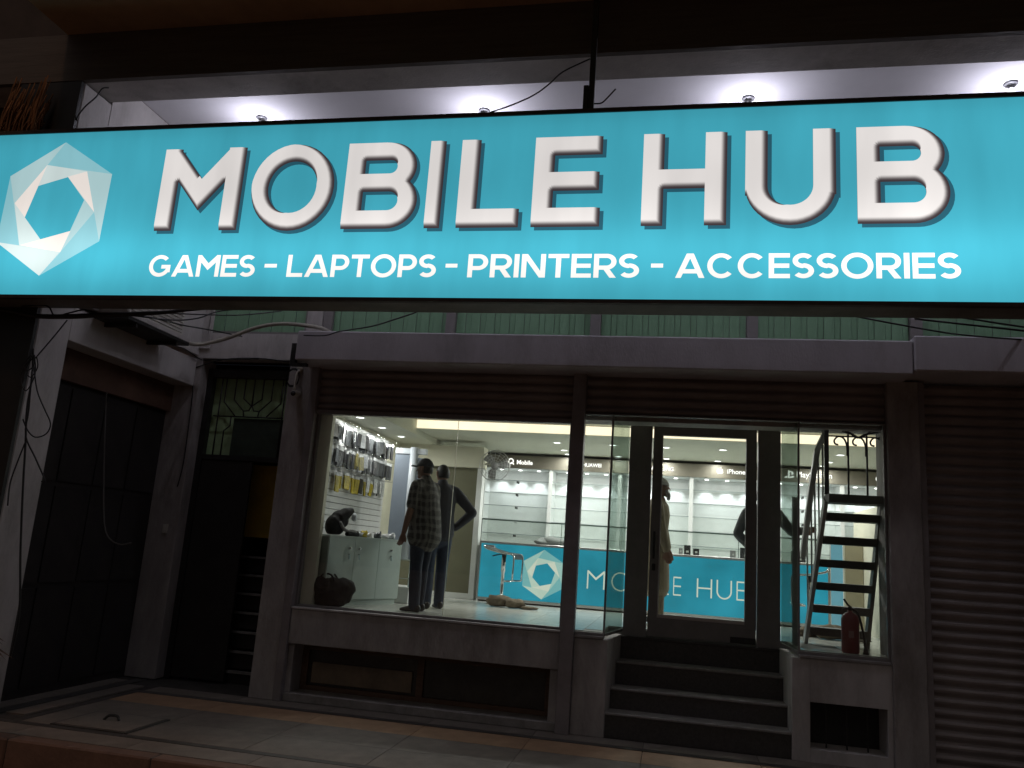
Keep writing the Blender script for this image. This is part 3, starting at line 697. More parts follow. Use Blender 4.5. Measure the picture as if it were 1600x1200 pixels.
# ------------------------------------------------------------------ portico lamps
lampglow = EM('bulb_glow', (.9, .92, 1), 3)
holder_m = M('bulb_holder', (.22, .22, .23), .5)
def make_lamp(x, y, lab):
    t = thing('ceiling_lamp', (x, y, 4.27), lab, 'lamp', 'bare bulbs under the portico ceiling')
    MB().lathe((x, y, 4.27), [(.055, -.001), (.058, -.010), (.048, -.017), (.028, -.021), (.024, -.046), (.021, -.049)], 20).build('holder', holder_m, t)
    MB().lathe((x, y, 4.27), [(.018, -.0495), (.024, -.060), (.030, -.073), (.031, -.085), (.026, -.098), (.014, -.106), (.003, -.108)], 16).build('bulb', lampglow, t)
    for nm, e, z in (('bulb_light', 14, 4.27 - .34),):  # source set below the bulb, hidden by the sign, to widen the ceiling pool
        d = bpy.data.lights.new(nm, 'POINT'); d.energy = e; d.shadow_soft_size = .035; d.color = (.86, .85, 1)
        o = bpy.data.objects.new(nm, d); COL.objects.link(o); o.parent = t; o.location = (0, 0, z - 4.27)
    return t
for x, y, lab in ((-4.35, 7.07, 'bare ceiling bulb nearest the left end of the portico, above the letter O'), (-1.95, 7.10, 'bare ceiling bulb above the letter I, left of the hanger pole'),
                  (.585, 7.07, 'bare ceiling bulb right of the hanger pole, above the letter U'), (2.78, 7.0, 'bare ceiling bulb at the far right edge of the sign')):
    make_lamp(x, y, lab)

# ------------------------------------------------------------------ cables, conduit, camera
def wire(name, pts, r, label, m=cable_m, cat='cable', group=None, n=5, sp=4):
    o = MB().tube(pts, r, n, spline=sp).build(name, m); return tag(o, label, cat, group)
wire('cable_bundle', [(-6.4, 5.72, 1.76), (-5.764, 5.75, 1.733), (-5.445, 5.8, 1.694), (-5.095, 5.8, 1.693), (-4.89, 5.85, 1.722), (-4.591, 5.9, 1.752), (-4.354, 5.95, 1.782), (-4.088, 6.0, 1.829), (-3.852, 6.05, 1.87)], [.012, .014, .022, .024, .024, .022, .018, .014, .012], 'thick black cable bundle running under the left end of the sign')
CG = 'loose wires below the sign'
wire('wire', [(-4.591, 5.9, 1.752), (-4.526, 6.2, 1.797), (-4.849, 7.0, 1.973), (-5.041, 7.8, 2.145), (-4.925, 8.25, 2.2)], .008, 'black wire drooping from the cable bundle back to the wall window', group=CG)
wire('wire', [(-4.621, 5.9, 1.746), (-4.469, 6.3, 1.822), (-4.35, 6.5, 1.902), (-4.227, 6.7, 2.04), (-3.802, 7.0, 2.171)], .007, 'thin wire rising from the bundle across the green side window', group=CG)
wire('wire', [(-4.354, 5.95, 1.782), (-4.029, 6.2, 1.845), (-3.841, 6.4, 1.908), (-3.634, 6.7, 2.04)], .006, 'short thin wire leaving the end of the cable bundle', group=CG)
wire('wire', [(-5.6, 5.8, 1.78), (-5.35, 5.8, 1.79), (-5.25, 5.8, 1.70), (-5.1, 5.8, 1.73), (-4.98, 5.82, 1.76), (-4.8, 5.85, 1.72)], .007, 'kinked wire tied onto the cable bundle at the pillar', group=CG)
wire('wire', [(-3.806, 7.55, 2.038), (-3.5, 7.4, 2.0), (-3.262, 7.2, 1.989), (-2.813, 6.9, 1.961), (-2.419, 6.5, 1.921), (-2.145, 6.2, 1.89)], .007, 'wire from the left canopy corner up behind the sign', group=CG)
wire('wire', [(1.367, 6.4, 1.957), (1.869, 6.9, 2.032), (2.385, 7.3, 2.082), (2.999, 7.6, 2.13), (3.4, 7.7, 2.14)], .008, 'longest wire sagging across the right canopy joint', group=CG)
wire('wire', [(1.753, 6.3, 1.916), (2.127, 6.5, 1.94), (2.727, 6.9, 2.008), (3.3, 7.2, 2.04)], .009, 'middle one of the wires at the right edge below the sign', group=CG)
wire('wire', [(2.0, 6.2, 1.905), (2.15, 6.3, 1.917), (2.61, 6.6, 1.951), (3.2, 6.9, 1.98)], .008, 'uppermost wire at the right edge just below the sign', group=CG)
wire('conduit', [(-5.25, 7.6, 1.962), (-5.303, 8.0, 2.032), (-5.057, 8.1, 2.124), (-4.68, 8.1, 2.266), (-4.318, 8.0, 2.288), (-3.959, 7.9, 2.242), (-3.744, 7.85, 2.194), (-3.6, 7.9, 2.12)], .022, 'pale flexible conduit arching from the air conditioner to the canopy', conduit_m, 'conduit', n=8)
WG = 'wires stapled to the plaster'
wire('wire', [(-5.54, 7.6, 1.95), (-5.48, 8.0, 1.98), (-5.45, 8.31, 1.93), (-5.284, 8.312, 1.933), (-4.717, 8.312, 1.955)], .007, 'wire strung over the gate from under the air conditioner', group=WG)
wire('wire', [(-5.5, 8.312, 1.83), (-5.158, 8.31, 1.935), (-4.718, 8.31, 1.96), (-4.31, 8.2, 1.905), (-4.071, 7.95, 1.854)], .007, 'wire curving along the top of the gate to the shop pier', group=WG)
wire('wire', [(-5.658, 8.311, 1.842), (-5.545, 8.311, 1.758), (-5.50, 8.311, 1.636), (-5.48, 8.311, 1.325), (-5.47, 8.311, .734), (-5.5, 8.311, .443)], .007, 'wire running down the corner pier beside the gate', group=WG)
PG = 'tangled wires on the pillar'
wire('wire', [(-5.191, 5.88, 1.687), (-5.271, 5.86, 1.536), (-5.419, 5.86, 1.333)], .006, 'slanting wire across the upper pillar under the bundle', group=PG)
wire('wire', [(-5.457, 5.86, 1.418), (-5.414, 5.86, 1.163), (-5.403, 5.86, .884), (-5.355, 5.86, .612), (-5.297, 5.86, .238), (-5.206, 5.86, -.279), (-5.107, 5.86, -.776), (-5.118, 5.86, -1.121)], .009, 'longest wire hanging straight down the white pillar', group=PG)
wire('wire', [(-5.41, 5.85, 1.274), (-5.33, 5.85, 1.052), (-5.219, 5.85, .889), (-5.138, 5.85, .772), (-5.162, 5.85, .684), (-5.261, 5.85, .652), (-5.349, 5.85, .709), (-5.413, 5.85, .799)], .006, 'looped wire bulging out halfway up the white pillar', group=PG)
wire('wire', [(-5.417, 5.85, 1.217), (-5.375, 5.85, .884), (-5.358, 5.85, .665), (-5.224, 5.85, .481), (-5.092, 5.85, .301), (-5.12, 5.85, .289)], .007, 'hooked wire with its end over the garage side of the pillar', group=PG)
wire('wire', [(-5.346, 5.85, .611), (-5.384, 5.85, .447), (-5.417, 5.85, .258), (-5.399, 5.85, .073)], .006, 'short wire trailing to the left off the pillar', group=PG)
for k, (a, b, w, lab) in enumerate(((0, 1.04, .05, 'longest coil of slack wire at the left edge of the pillar'), (.02, 1.16, .035, 'middle coil of slack wire at the left edge of the pillar'), (-.015, 1.22, .03, 'short tight coil of slack wire at the left edge of the pillar'))):
    wire('wire', [(-5.43 + a, 5.84, 1.36), (-5.45 + a - w, 5.83, (b + 1.3) / 2), (-5.42 + a, 5.83, b), (-5.40 + a + w * .6, 5.84, (b + 1.34) / 2), (-5.42 + a, 5.85, 1.35)], .005, lab, group='coils of slack wire on the pillar')
wire('wire', [(-5.73, 7.2, 1.30), (-5.709, 7.2, 1.12), (-5.58, 7.2, .343), (-5.473, 7.2, -.093), (-5.309, 7.2, -.206), (-5.171, 7.2, -.185)], .007, 'thin grey wire hanging in front of the garage opening', M('dusty_wire', (.12, .11, .10), .6))
wire('wire', [(-1.72, 5.7, 3.32), (-1.648, 5.7, 3.362), (-1.52, 5.7, 3.408), (-1.341, 5.7, 3.467), (-1.165, 5.7, 3.549), (-1.043, 5.7, 3.645), (-.946, 5.7, 3.741), (-.737, 5.7, 3.843)], .006, 'wire slanting from the sign top up to the hanger pole')
wire('wire', [(-.685, 5.68, 3.438), (-.626, 5.68, 3.441), (-.578, 5.68, 3.488), (-.522, 5.68, 3.556)], .006, 'short curled wire end sticking out of the hanger pole')
wire('wire', [(-5.49, 5.88, 3.60), (-5.473, 5.88, 3.665), (-5.415, 5.88, 3.748), (-5.348, 5.9, 3.842), (-5.343, 5.95, 3.96), (-5.32, 6.0, 4.0)], .007, 'black wire crossing the pillar top above the sign corner')

cc = thing('security_camera', (-4.0, 7.93, 1.62), 'small white bullet camera with coiled cable on the left pier', 'security camera')
MB().lathe((-4.0, 7.955, 1.76), [(.035, 0), (.035, -.03), (.02, -.04)], 14, axis='Y').build('mount', conduit_m, cc)
MB().tube([(-4.0, 7.93, 1.755), (-3.995, 7.87, 1.70), (-3.985, 7.84, 1.62), (-3.975, 7.82, 1.50)], .012, 7, spline=3).build('arm', conduit_m, cc)
MB().tube([(-3.99, 7.95, 1.50), (-3.965, 7.79, 1.465)], .034, 14).build('body', ac_m, cc)
MB().lathe((-3.9635, 7.785, 1.464), [(.028, 0), (.026, -.012)], 12, axis='Y').build('lens', dark_m, cc)
MB().tube([(-4.05 + .075 * cos(t), 7.90, 1.66 + .09 * sin(t) * (1 + .1 * k)) for k in range(3) for t in [2 * pi * i / 10 for i in range(10)]], .006, 5).build('coiled_cable', cable_m, cc)
sw = B('switch_box', ac_m, None, (-5.60, -5.54, 8.295, 8.318, -.08, .02), c=.004); tag(sw, 'small pale switch box low on the corner pier beside the gate', 'switch box')

# outdoor air conditioner on its tray
ac = thing('air_conditioner', (-5.38, 7.05, 1.9), 'pale air conditioner unit on a dark tray above the garage beam', 'air conditioner')
B('tray', dark_m, ac, (-5.60, -5.12, 6.55, 7.56, 1.90, 1.935), c=.004)
B('casing', ac_m, ac, (-5.56, -5.17, 6.60, 7.50, 1.937, 2.52), c=.012)
pieces('louvre', ac_m, ac, [(-5.168, -5.155, 6.64, 7.46, z, z + .022) for z in [1.98 + .036 * i for i in range(14)]])
B('edge_rail', plaster, ac, (-5.15, -5.12, 6.55, 7.56, 1.937, 1.975))
pieces('bracket', dark_m, ac, [(-5.49, -5.14, 6.70, 6.73, 1.86, 1.899), (-5.49, -5.14, 7.36, 7.39, 1.86, 1.899)])

# palms at the left edge
pt = thing('palm_tree', (-5.9, 5.15, GZ), 'palm with a skirt of dry orange hanging fronds beside the sign', 'palm tree')
MB().tube([(-6.75, 5.25, GZ + .0), (-6.72, 5.25, 1), (-6.70, 5.22, 4.4)], [.15, .12, .10], 10).build('trunk', palm_m, pt)
mb = MB()
for i in range(90):
    x = random.choice((-6.08, -5.87)) + random.uniform(-.09, .09); y = 5.78 + random.uniform(-.06, .06); z1 = random.uniform(3.5, 4.0); z0 = random.uniform(3.32, 3.36)
    mb.tube([(x + .04, y, z1), (x + random.uniform(-.012, .02), y - .02, (z0 + z1) / 2), (x - random.uniform(0, .02), y, z0)], [.006, .008, .005], 4, spline=2)
mb.build('hanging_frond', palm_m, pt)
pl = thing('potted_palm', (-5.05, 5.35, GZ - .22), 'low spiky palm at the bottom left edge beside the kerb', 'plant')
MB().tube([(-5.12, 5.3, GZ - .22), (-5.08, 5.32, -1.3), (-5.02, 5.35, -.98)], [.05, .04, .03], 8).build('stem', palm_g, pl)
mb = MB()
for i in range(46):
    a = random.uniform(-1.25, 1.45); L = random.uniform(.18, .33); q = random.uniform(-.25, .25)
    c = Vector((-5.02, 5.35, -.98 + random.uniform(-.06, .06))); d = Vector((cos(a), q, sin(a) * .8)); e = c + d * L; k = c + d * L * .55 + Vector((0, 0, .03))
    e.z -= .05
    s = Vector((0, .008, .006)); mb.face([c - s, k - s, e, k + s, c + s]); 
mb.build('leaf', palm_g, pl, fix=False)

# ------------------------------------------------------------------ shop interior shell
FZ = -.70
shell = thing('shop_interior', (-.3, 10, FZ), 'brightly lit shop room behind the glass with cream walls and pale tiled floor', 'room')
fl = B('floor', grout_m, shell, (-3.98, 3.4, 8.84, 12.7, FZ - .1, FZ - .004), (-3.98, -.615, 8.06, 8.838, FZ - .1, FZ - .004), (1.175, 3.4, 8.06, 8.838, FZ - .1, FZ - .004))
pieces('floor_tile', floor_m, fl, [(-4.4 + .6 * i, -4.4 + .6 * i + .596, 8.24 + .6 * j, 8.24 + .6 * j + .596, FZ - .02, FZ) for i in range(1, 13) for j in range(7) if not (j == 0 and -1.2 < -4.4 + .6 * i < 1.17)])
pieces('floor_tile', floor_m, fl, [(a, a + w, 8.07, 8.236, FZ - .02, FZ) for a, w in [(-4.4 + .6 * i, .596) for i in range(1, 6)] + [(1.2 + .6 * i, .596) for i in range(3)]])
pieces('floor_tile', floor_m, fl, [(-.796, -.62, 8.24, 8.836, FZ - .02, FZ)])
B('left_wall', in_wall, shell, (-3.98, -3.86, 8.06, 12.7, FZ, 1.72))
B('front_return', in_wall, shell, (-3.86, -3.62, 8.09, 8.16, FZ, 1.6))
B('right_wall', in_wall, shell, (3.4, 3.5, 8.5, 12.7, FZ, 1.72))
B('back_wall', in_wall, shell, (-3.98, 3.5, 12.72, 12.8, FZ, 1.72))
B('ceiling', in_ceil, shell, (-3.32, 3.4, 8.42, 10.03, 1.60, 1.72))
B('lower_ceiling', in_ceil, shell, (-3.32, 3.4, 10.06, 12.7, 1.48, 1.56))
B('left_bulkhead', in_ceil, shell, (-3.86, -3.322, 8.06, 12.7, 1.40, 1.72))
B('cove_light', EM('cove_glow', (1, .88, .62), 1.5, .1, 1.5), shell, (-3.31, 3.4, 10.035, 10.055, 1.486, 1.594))
B('partition', in_olive, shell, (-3.86, -2.70, 11.15, 11.25, FZ, 1.10), (-3.86, -2.70, 11.145, 11.25, -.66, .42))
B('partition_beam', in_wall, shell, (-3.86, -2.62, 11.05, 11.3, 1.103, 1.398))
B('skirting', in_white, shell, (-3.86, -2.70, 11.12, 11.147, FZ, -.62))
B('partition_trim', in_white, shell, (-2.698, -2.625, 11.08, 11.25, FZ, 1.10))
B('dwarf_wall', in_wall, shell, (2.36, 2.46, 9.3, 11.5, FZ, .80))
B('end_panel', in_beige, shell, (2.14, 2.355, 10.95, 11.05, FZ, .44))

def light(kind, loc, e, parent=None, size=.05, col=(1, 1, .96), rot=None, spot=None, name='downlight_beam'):
    d = bpy.data.lights.new(name, kind); d.energy = e; d.color = col
    if kind == 'AREA': d.shape = 'DISK'; d.size = size
    else: d.shadow_soft_size = size
    if spot: d.spot_size = R(spot); d.spot_blend = .6
    o = bpy.data.objects.new(name, d); COL.objects.link(o)
    o.location = Vector((loc[0], loc[1], loc[2] + G)) - base(parent)
    if parent: o.parent = parent
    return o
disc = EM('downlight_glow', (1, 1, .97), 6)
DG = 'recessed downlights in the shop ceiling'
def downlight(x, y, z, lab, e=15):
    t = thing('downlight', (x, y, z), lab, 'downlight', DG)
    MB().lathe((x, y, z), [(.062, -.001), (.066, -.007), (.052, -.010), (.050, -.003)], 20, cap=False).build('trim_ring', in_white, t)
    MB().lathe((x, y, z), [(.050, -.002), (.049, -.0045)], 20).build('lens', disc, t)
    light('AREA', (x, y, z - .03), e, t, .11)
rows = [(-1.56, 'above the left of the counter, in the row left of the mullion'), (-.80, 'seen through the corner glass left of the door'), (-.10, 'at the left side of the door glass'), (.63, 'at the right side of the door glass'), (2.08, 'behind the stair railing')]
pos = ['front', 'middle', 'rear']
for x, w in rows:
    for k, y in enumerate((10.83, 11.6, 12.05)):
        if k == 1 and x in (-.80, -.10, .63): continue
        downlight(x, y, 1.48, '%s round downlight %s' % (pos[k], w), (16, 8, 4)[k])
for k, y in enumerate((8.8, 9.55, 10.3)): downlight(-3.60, y, 1.40, '%s round downlight in the lowered ceiling over the accessory wall' % pos[k], 7)

# back shelving with lit fascia
SHY = 12.2
edge_m = M('polished_shelf_edge', (.30, .34, .34), .3)
shv = thing('wall_shelving', (.1, SHY, FZ), 'long white wall shelving with glass shelves and lit brand names behind the counter', 'shelving')
B('fascia', in_fascia, shv, (-2.87, 3.38, SHY, SHY + .03, 1.245, 1.44)); B('shadow_gap', dark_m, shv, (-2.87, -1.3, SHY - .004, SHY + .03, 1.442, 1.465))
B('head_panel', in_white, shv, (-2.87, 3.38, SHY + .032, 12.6, 1.24, 1.262)); B('back_panel', in_white, shv, (-2.87, 3.38, 12.6, 12.64, FZ, 1.238))
dv = [-2.87 + 1.047 * i for i in range(7)]
pieces('divider', in_white, shv, [(x - .028, x + .028, SHY + .02, 12.598, FZ, 1.238) for x in dv[:-1]])
for i in range(6):
    a, b = dv[i] + .03, min(dv[i + 1] - .03, 3.36)
    for z in (1.052, .856, .662, .45, .24, .02):
        sf = B('shelf', glass_sm, shv, (a, b, SHY + .06, 12.598, z, z + .008))
        B('shelf_edge', edge_m, sf, (a, b, SHY + .052, SHY + .0595, z - .002, z + .010))
        if i % 2 == 0: B('shelf_bracket', dark_m, sf, ((a + b) / 2 - .008, (a + b) / 2 + .008, SHY + .05, SHY + .2, z - .035, z - .003))
    for fx in (.2, .5, .8):
        x = a + (b - a) * fx
        MB().lathe((x, SHY + .26, 1.238), [(.028, 0), (.026, -.006)], 14).build('shelf_lamp', disc, shv)
        l = light('SPOT', (x, SHY + .26, 1.225), 13, shv, .02, (.93, .95, 1), spot=95, name='shelf_lamp_beam')
lit = EM('lit_lettering', (1, .98, .92), 1.6)
font_text('brand_lettering', 'Mobile', -2.36, -2.115, 1.304, SHY - .002, lit, shv, .02)
q = MB(); sheet(q, [stroke_arc(-2.455, 1.347, .036, .036, 0, 360, .018) + [stroke_line((-2.45, 1.33), (-2.405, 1.298), .018)]], lambda s: True, SHY - .004); q.build('brand_mark', lit, shv, fix=False)
font_text('brand_lettering', 'HUAWEI', -1.345, -1.062, 1.318, SHY - .002, lit, shv, .03)
font_text('brand_lettering', 'SAMSUNG', -.36, .01, 1.315, SHY - .002, lit, shv, .03)
font_text('brand_lettering', 'iPhone', .775, 1.03, 1.318, SHY - .002, lit, shv, .02)
# bitten fruit mark
def circ(cx, cz, rx, rz, n=24): return [(cx + rx * cos(2 * pi * i / n), cz + rz * sin(2 * pi * i / n)) for i in range(n)]
q = MB(); sheet(q, [[circ(.655, 1.345, .030, .040), circ(.692, 1.345, .030, .040)], [circ(.732, 1.35, .018, .022)], [circ(.6735, 1.397, .010, .012)]], lambda s: 0 in s and 1 not in s and 2 not in s, SHY - .004)
sheet(q, [[[(.672, 1.388), (.678, 1.402), (.692, 1.416), (.690, 1.402), (.682, 1.391)]]], lambda s: True, SHY - .004); q.build('brand_mark', lit, shv, fix=False)
font_text('brand_lettering', 'PlayStation', 1.745, 2.225, 1.318, SHY - .002, lit, shv, .015)
q = MB()
sheet(q, [[[(1.625, 1.30), (1.648, 1.292), (1.648, 1.405), (1.625, 1.413)], [(1.648, 1.405), (1.690, 1.388), (1.700, 1.365), (1.690, 1.345), (1.672, 1.350), (1.672, 1.378), (1.648, 1.388)],
           [(1.620, 1.330), (1.590, 1.318), (1.575, 1.306), (1.590, 1.297), (1.620, 1.304), (1.620, 1.313), (1.600, 1.309), (1.620, 1.318)], [(1.652, 1.320), (1.690, 1.332), (1.712, 1.322), (1.700, 1.310), (1.652, 1.296), (1.652, 1.306), (1.685, 1.318), (1.652, 1.309)]]], lambda s: True, SHY - .004)
q.build('brand_mark', lit, shv, fix=False)
q = MB(); sheet(q, [[circ(2.86, 1.345, .052, .052)], [stroke_line((2.825, 1.30), (2.87, 1.375), .012), stroke_line((2.895, 1.30), (2.85, 1.375), .012)]], lambda s: 0 in s and 1 not in s, SHY - .004); q.build('brand_mark', lit, shv, fix=False)
font_text('brand_lettering', 'XBOX', 2.94, 3.2, 1.318, SHY - .002, lit, shv, .03)

# service counter
CY = 11.06
ctr = thing('service_counter', (-.3, CY, FZ), 'long counter with glowing turquoise front reading MOBILE HUB and a glass case on top', 'counter')
ct_teal = EM('counter_turquoise', lin(44, 138, 158), 1.0, .22, 1.6)
ct_pale = [EM('counter_tint', lin(*c), 1.) for c in ((120, 178, 178), (160, 196, 186), (184, 206, 190), (205, 214, 196))]
B('front_panel', ct_teal, ctr, (-2.555, 1.955, CY, CY + .02, -.64, .075))
B('body', in_white, ctr, (-2.58, 1.98, CY + .022, CY + .5, -.68, .074)); B('edge_trim', alu, ctr, (-2.582, -2.558, CY - .012, CY + .02, -.665, .09), (-2.556, 1.98, CY - .008, CY + .02, -.665, -.642), (1.957, 1.98, CY - .008, CY + .02, -.64, .075))
B('counter_top', alu, ctr, (-2.582, 1.99, CY - .014, CY + .5, .078, .106), c=.003); B('plinth', dark_wall, ctr, (-2.56, 1.96, CY + .03, CY + .48, FZ, -.682))
gc = B('glass_case', glass_sm, ctr, (-2.575, 1.99, CY, CY + .5, .395, .405), (-2.575, 1.99, CY, CY + .008, .107, .394))
EDGE = M('green_glass_edge', (.05, .08, .065), .3)
B('case_edge', EDGE, gc, (-2.577, 1.992, CY - .006, CY - .001, .392, .408), *[(x - .004, x + .004, CY - .006, CY + .0, .107, .392) for x in (-2.572, -1.46, -.30, .86, 1.985)])
B('end_panel', EM('pale_turquoise_panel', lin(110, 165, 178), .8, .08, 3), ctr, (1.992, 2.136, CY - .002, CY + .02, FZ + .02, .40)); B('end_trim', in_white, ctr, (1.984, 1.990, CY - .012, CY + .02, FZ, .42))
q = MB()
xs = {'M': (-1.082, -.847), 'O': (-.76, -.52), 'B': (-.43, -.27), 'I': (-.19, -.172), 'L': (-.095, -.01 - .0), 'E': (.045, .145), 'H': (.344, .537), 'U': (.593, .785), 'B2': (.843, 1.0)}
for ch, (x0, x1) in xs.items():
    wd, pls = glyph(ch[0], .075); sheet(q, [[[(x0 + p.x * (x1 - x0) / wd, -.425 + p.y * .239) for p in pl_] for pl_ in pls]], lambda s: True, CY - .003)
q.build('front_lettering', ct_pale[3], ctr, fix=False)
emblem(ctr, lambda p: (-1.673 + (p[0] + 5.233) * .555, -.288 + (p[1] - 2.581) * .537), CY - .003, ct_pale)
# things on the counter
def blob(mb, c, r, seed, mi=0, n=14, m=9, k=.25):
    rnd = random.Random(seed); c = Vector(c); ph = [rnd.uniform(0, 6.28) for _ in range(6)]
    vs = []; b = len(mb.v)
    t = MB().ell((0, 0, 0), (1, 1, 1), n=n, m=m)
    for v in t.v:
        f = 1 + k * (sin(3 * v[0] + ph[0]) * sin(4 * v[1] + ph[1]) + .6 * sin(7 * v[2] + 5 * v[0] + ph[2]) * sin(6 * v[1] + ph[3]) + rnd.uniform(-.25, .25))
        vs.append((c.x + v[0] * r[0] * f, c.y + v[1] * r[1] * f, max(c.z + v[2] * r[2] * f, c.z - r[2] * .8)))
    mb.add(vs, t.f, mi, True); return mb
o = blob(blob(MB(), (-1.62, CY + .2, .155), (.20, .10, .06), 3), (-1.75, CY + .16, .14), (.09, .08, .05), 4).build('bag', bag_grey); tag(o, 'dark grey pouch lying inside the glass case on the counter', 'bag')
for x, z, w, lab in ((.215, .19, .085, 'small dark boxed gadget with a white window on the counter'), (.33, .165, .075, 'small round headed gadget box beside the boxed gadget on the counter'), (.80, .17, .07, 'pale small carton on the counter near the glass case post'), (.13, .16, .05, 'narrow pale carton beside the man in the cream kurta, on the counter'), (.97, .20, .15, 'dark printed carton on the counter at the right edge of the door glass'), (1.62, .20, .17, 'dark printed carton on the counter behind the stairs')):
    t = thing('carton', (x, CY + .15, .108), lab, 'carton')
    B('box', bag_grey if 'pale' in lab else bag_m, t, (x - w / 2, x + w / 2, CY + .1, CY + .2, .108, .108 + (z - .108) * 1.5), c=.003)
    B('printed_label', cap_m, t, (x - w / 5, x + w / 5, CY + .096, CY + .0995, .135, .16))

# bar stools
def stool(x, y, rot, lab):
    t = thing('bar_stool', (0, 0, FZ), lab, 'bar stool', 'chrome bar stools with curved seats')
    pr = [(-.22, .055), (-.205, .030), (-.17, .012), (-.10, -.005), (-.02, -.022), (.06, -.032), (.15, -.036), (.185, -.05), (.20, -.09)]
    mb = MB()
    for i in range(len(pr) - 1):
        (a, za), (b, zb2) = pr[i], pr[i + 1]
        mb.prism([(a, -.18, za), (b, -.18, zb2), (b, -.18, zb2 - .022), (a, -.18, za - .022)], (0, .36, 0))
    mb.build('seat', black_seat, t)
    for s in (-1, 1): MB().tube([(a, s * .186, z - .010) for a, z in pr] + [(.20, s * .186, -.2), (.195, s * .186, -.36)], .011, 8, spline=2).build('seat_rail', chrome, t)
    MB().tube([(.195, -.186, -.36), (.188, -.18, -.385), (.06, -.17, -.392), (.06, .17, -.392), (.188, .18, -.385), (.195, .186, -.36)], .011, 8, spline=2).build('footrest', chrome, t)
    MB().lathe((0, 0, 0), [(.030, -.05), (.030, -.28), (.022, -.285), (.022, -.62), (.05, -.635), (.15, -.66), (.195, -.685), (.20, -.699)], 24).build('post', chrome, t)
    MB().tube([(-.02, -.04, -.055), (-.06, -.12, -.07), (-.09, -.19, -.085)], .008, 6).build('lever', dark_m, t)
    t.location = (x, y, FZ + G); t.rotation_euler = (0, 0, rot)
    return t
stool(-2.14, 10.62, R(-8), 'left chrome bar stool in front of the counter emblem')
stool(1.62, 10.35, R(172), 'right chrome bar stool half hidden by the stairs')
o = blob(blob(blob(MB(), (-2.08, 10.22, FZ + .07), (.17, .11, .075), 11), (-1.88, 10.2, FZ + .055), (.12, .10, .06), 12), (-1.72, 10.18, FZ + .02), (.12, .05, .022), 13).build('sack', rag_m); tag(o, 'crumpled brown sacking heaped on the floor by the left bar stool', 'sack')
o = blob(blob(MB(), (1.72, 9.6, FZ + .07), (.16, .13, .08), 15), (1.50, 9.75, FZ + .04), (.15, .12, .05), 16).build('sack', rag_m); tag(o, 'crumpled brown cloth heap on the floor behind the stairs', 'sack')
o = blob(MB(), (1.98, 9.5, FZ + .05), (.13, .07, .055), 17).build('cloth_roll', rag_g); tag(o, 'pale rolled cloth on the floor right of the brown heap', 'cloth')

# slatted accessory wall
AX = -3.858
sl = thing('slat_wall', (AX, 9.25, 0), 'white slatted display wall at the left of the shop hung with phone accessories', 'display wall')
B('backing', dark_wall, sl, (AX, AX + .006, 8.2, 10.46, -.12, 1.34))
pieces('slat_board', slat_m, sl, [(AX + .006, AX + .03, 8.2, 10.46, -.115 + .0735 * i, -.115 + .0735 * i + .067) for i in range(20)])
pk = [M('pack_' + n, c, .25, var=.5, scale=30) for n, c in (('black', (.03, .03, .035)), ('charcoal', (.08, .085, .09)), ('silver', (.42, .43, .45)), ('white', (.6, .6, .6)), ('yellow', (.42, .33, .03)), ('olive', (.22, .19, .07)))]
hd = M('pack_header', (.62, .63, .64), .3, var=.3, scale=25)
meshes = {}
def pack(x, y, z, mi, lab, h=.175):
    key = (mi, round(h, 3))
    if key not in meshes:
        b = MB().box(-.008, .008, -.052, .052, -h - G, -.035 - G, 0).box(-.004, .004, -.05, .05, -.035 - G, 0 - G, 1)
        meshes[key] = b.data('accessory_pack', [pk[mi], hd])
    o = bpy.data.objects.new('accessory_pack', meshes[key]); COL.objects.link(o)
    o.location = (x, y, z + G + random.uniform(-.012, .012)); o.rotation_euler = (R(random.uniform(-7, 7)), R(random.uniform(-4, 4)), R(random.uniform(-16, 16))); o.scale = (1, random.uniform(.75, 1.1), random.uniform(.82, 1.08))
    tag(o, lab, 'accessory pack', 'packs hung on the slatted wall')
for r, (z, ys) in enumerate(((1.28, 18), (1.02, 18), (.765, 18), (.62, 7))):
    for i in range(ys):
        y = 8.28 + (.118 * i if r < 3 else .118 * i + .5); yy = y + random.uniform(-.01, .01)
        if r == 2: mi = 0 if i < 3 else None
        elif r == 3: mi = 4
        else: mi = random.choice((0, 0, 1, 1, 2) if i < 9 else (0, 1, 1, 2, 0))
        if r == 1 and i in (7, 8): mi = 5
        if r == 2 and i >= 4: mi = 4 if i < 10 else random.choice((0, 1, 4, 3))
        if mi is None or random.random() < .06 and r < 2: continue
        row = ['top row', 'second row', 'third row', 'lowest row'][r]
        colr = ['black', 'charcoal', 'silver', 'white', 'yellow', 'olive'][mi]
        if r == 3: continue
        for d in range(2 if r < 2 else 1):
            pack(AX + .07 + .055 * d + random.uniform(0, .03), yy + .012 * d, z - .02 * (r == 2 and mi == 4), mi, '%s pack%s, %s of the slatted wall, %s' % (colr, ' behind another' if d == 0 and r < 2 else '', row, ('at the end nearest the window', 'left of the middle', 'right of the middle', 'at the far end')[min(3, i * 4 // 18)]), .21 if mi != 3 else .18)
mb = MB()
for z in (1.285, 1.025, .77):
    for i in range(18): mb.tube([(AX + .03, 8.28 + .118 * i, z + .004), (AX + .20, 8.28 + .118 * i, z + .004), (AX + .21, 8.28 + .118 * i, z + .02)], .003, 4)
hk = mb.build('display_hooks', chrome, sl)

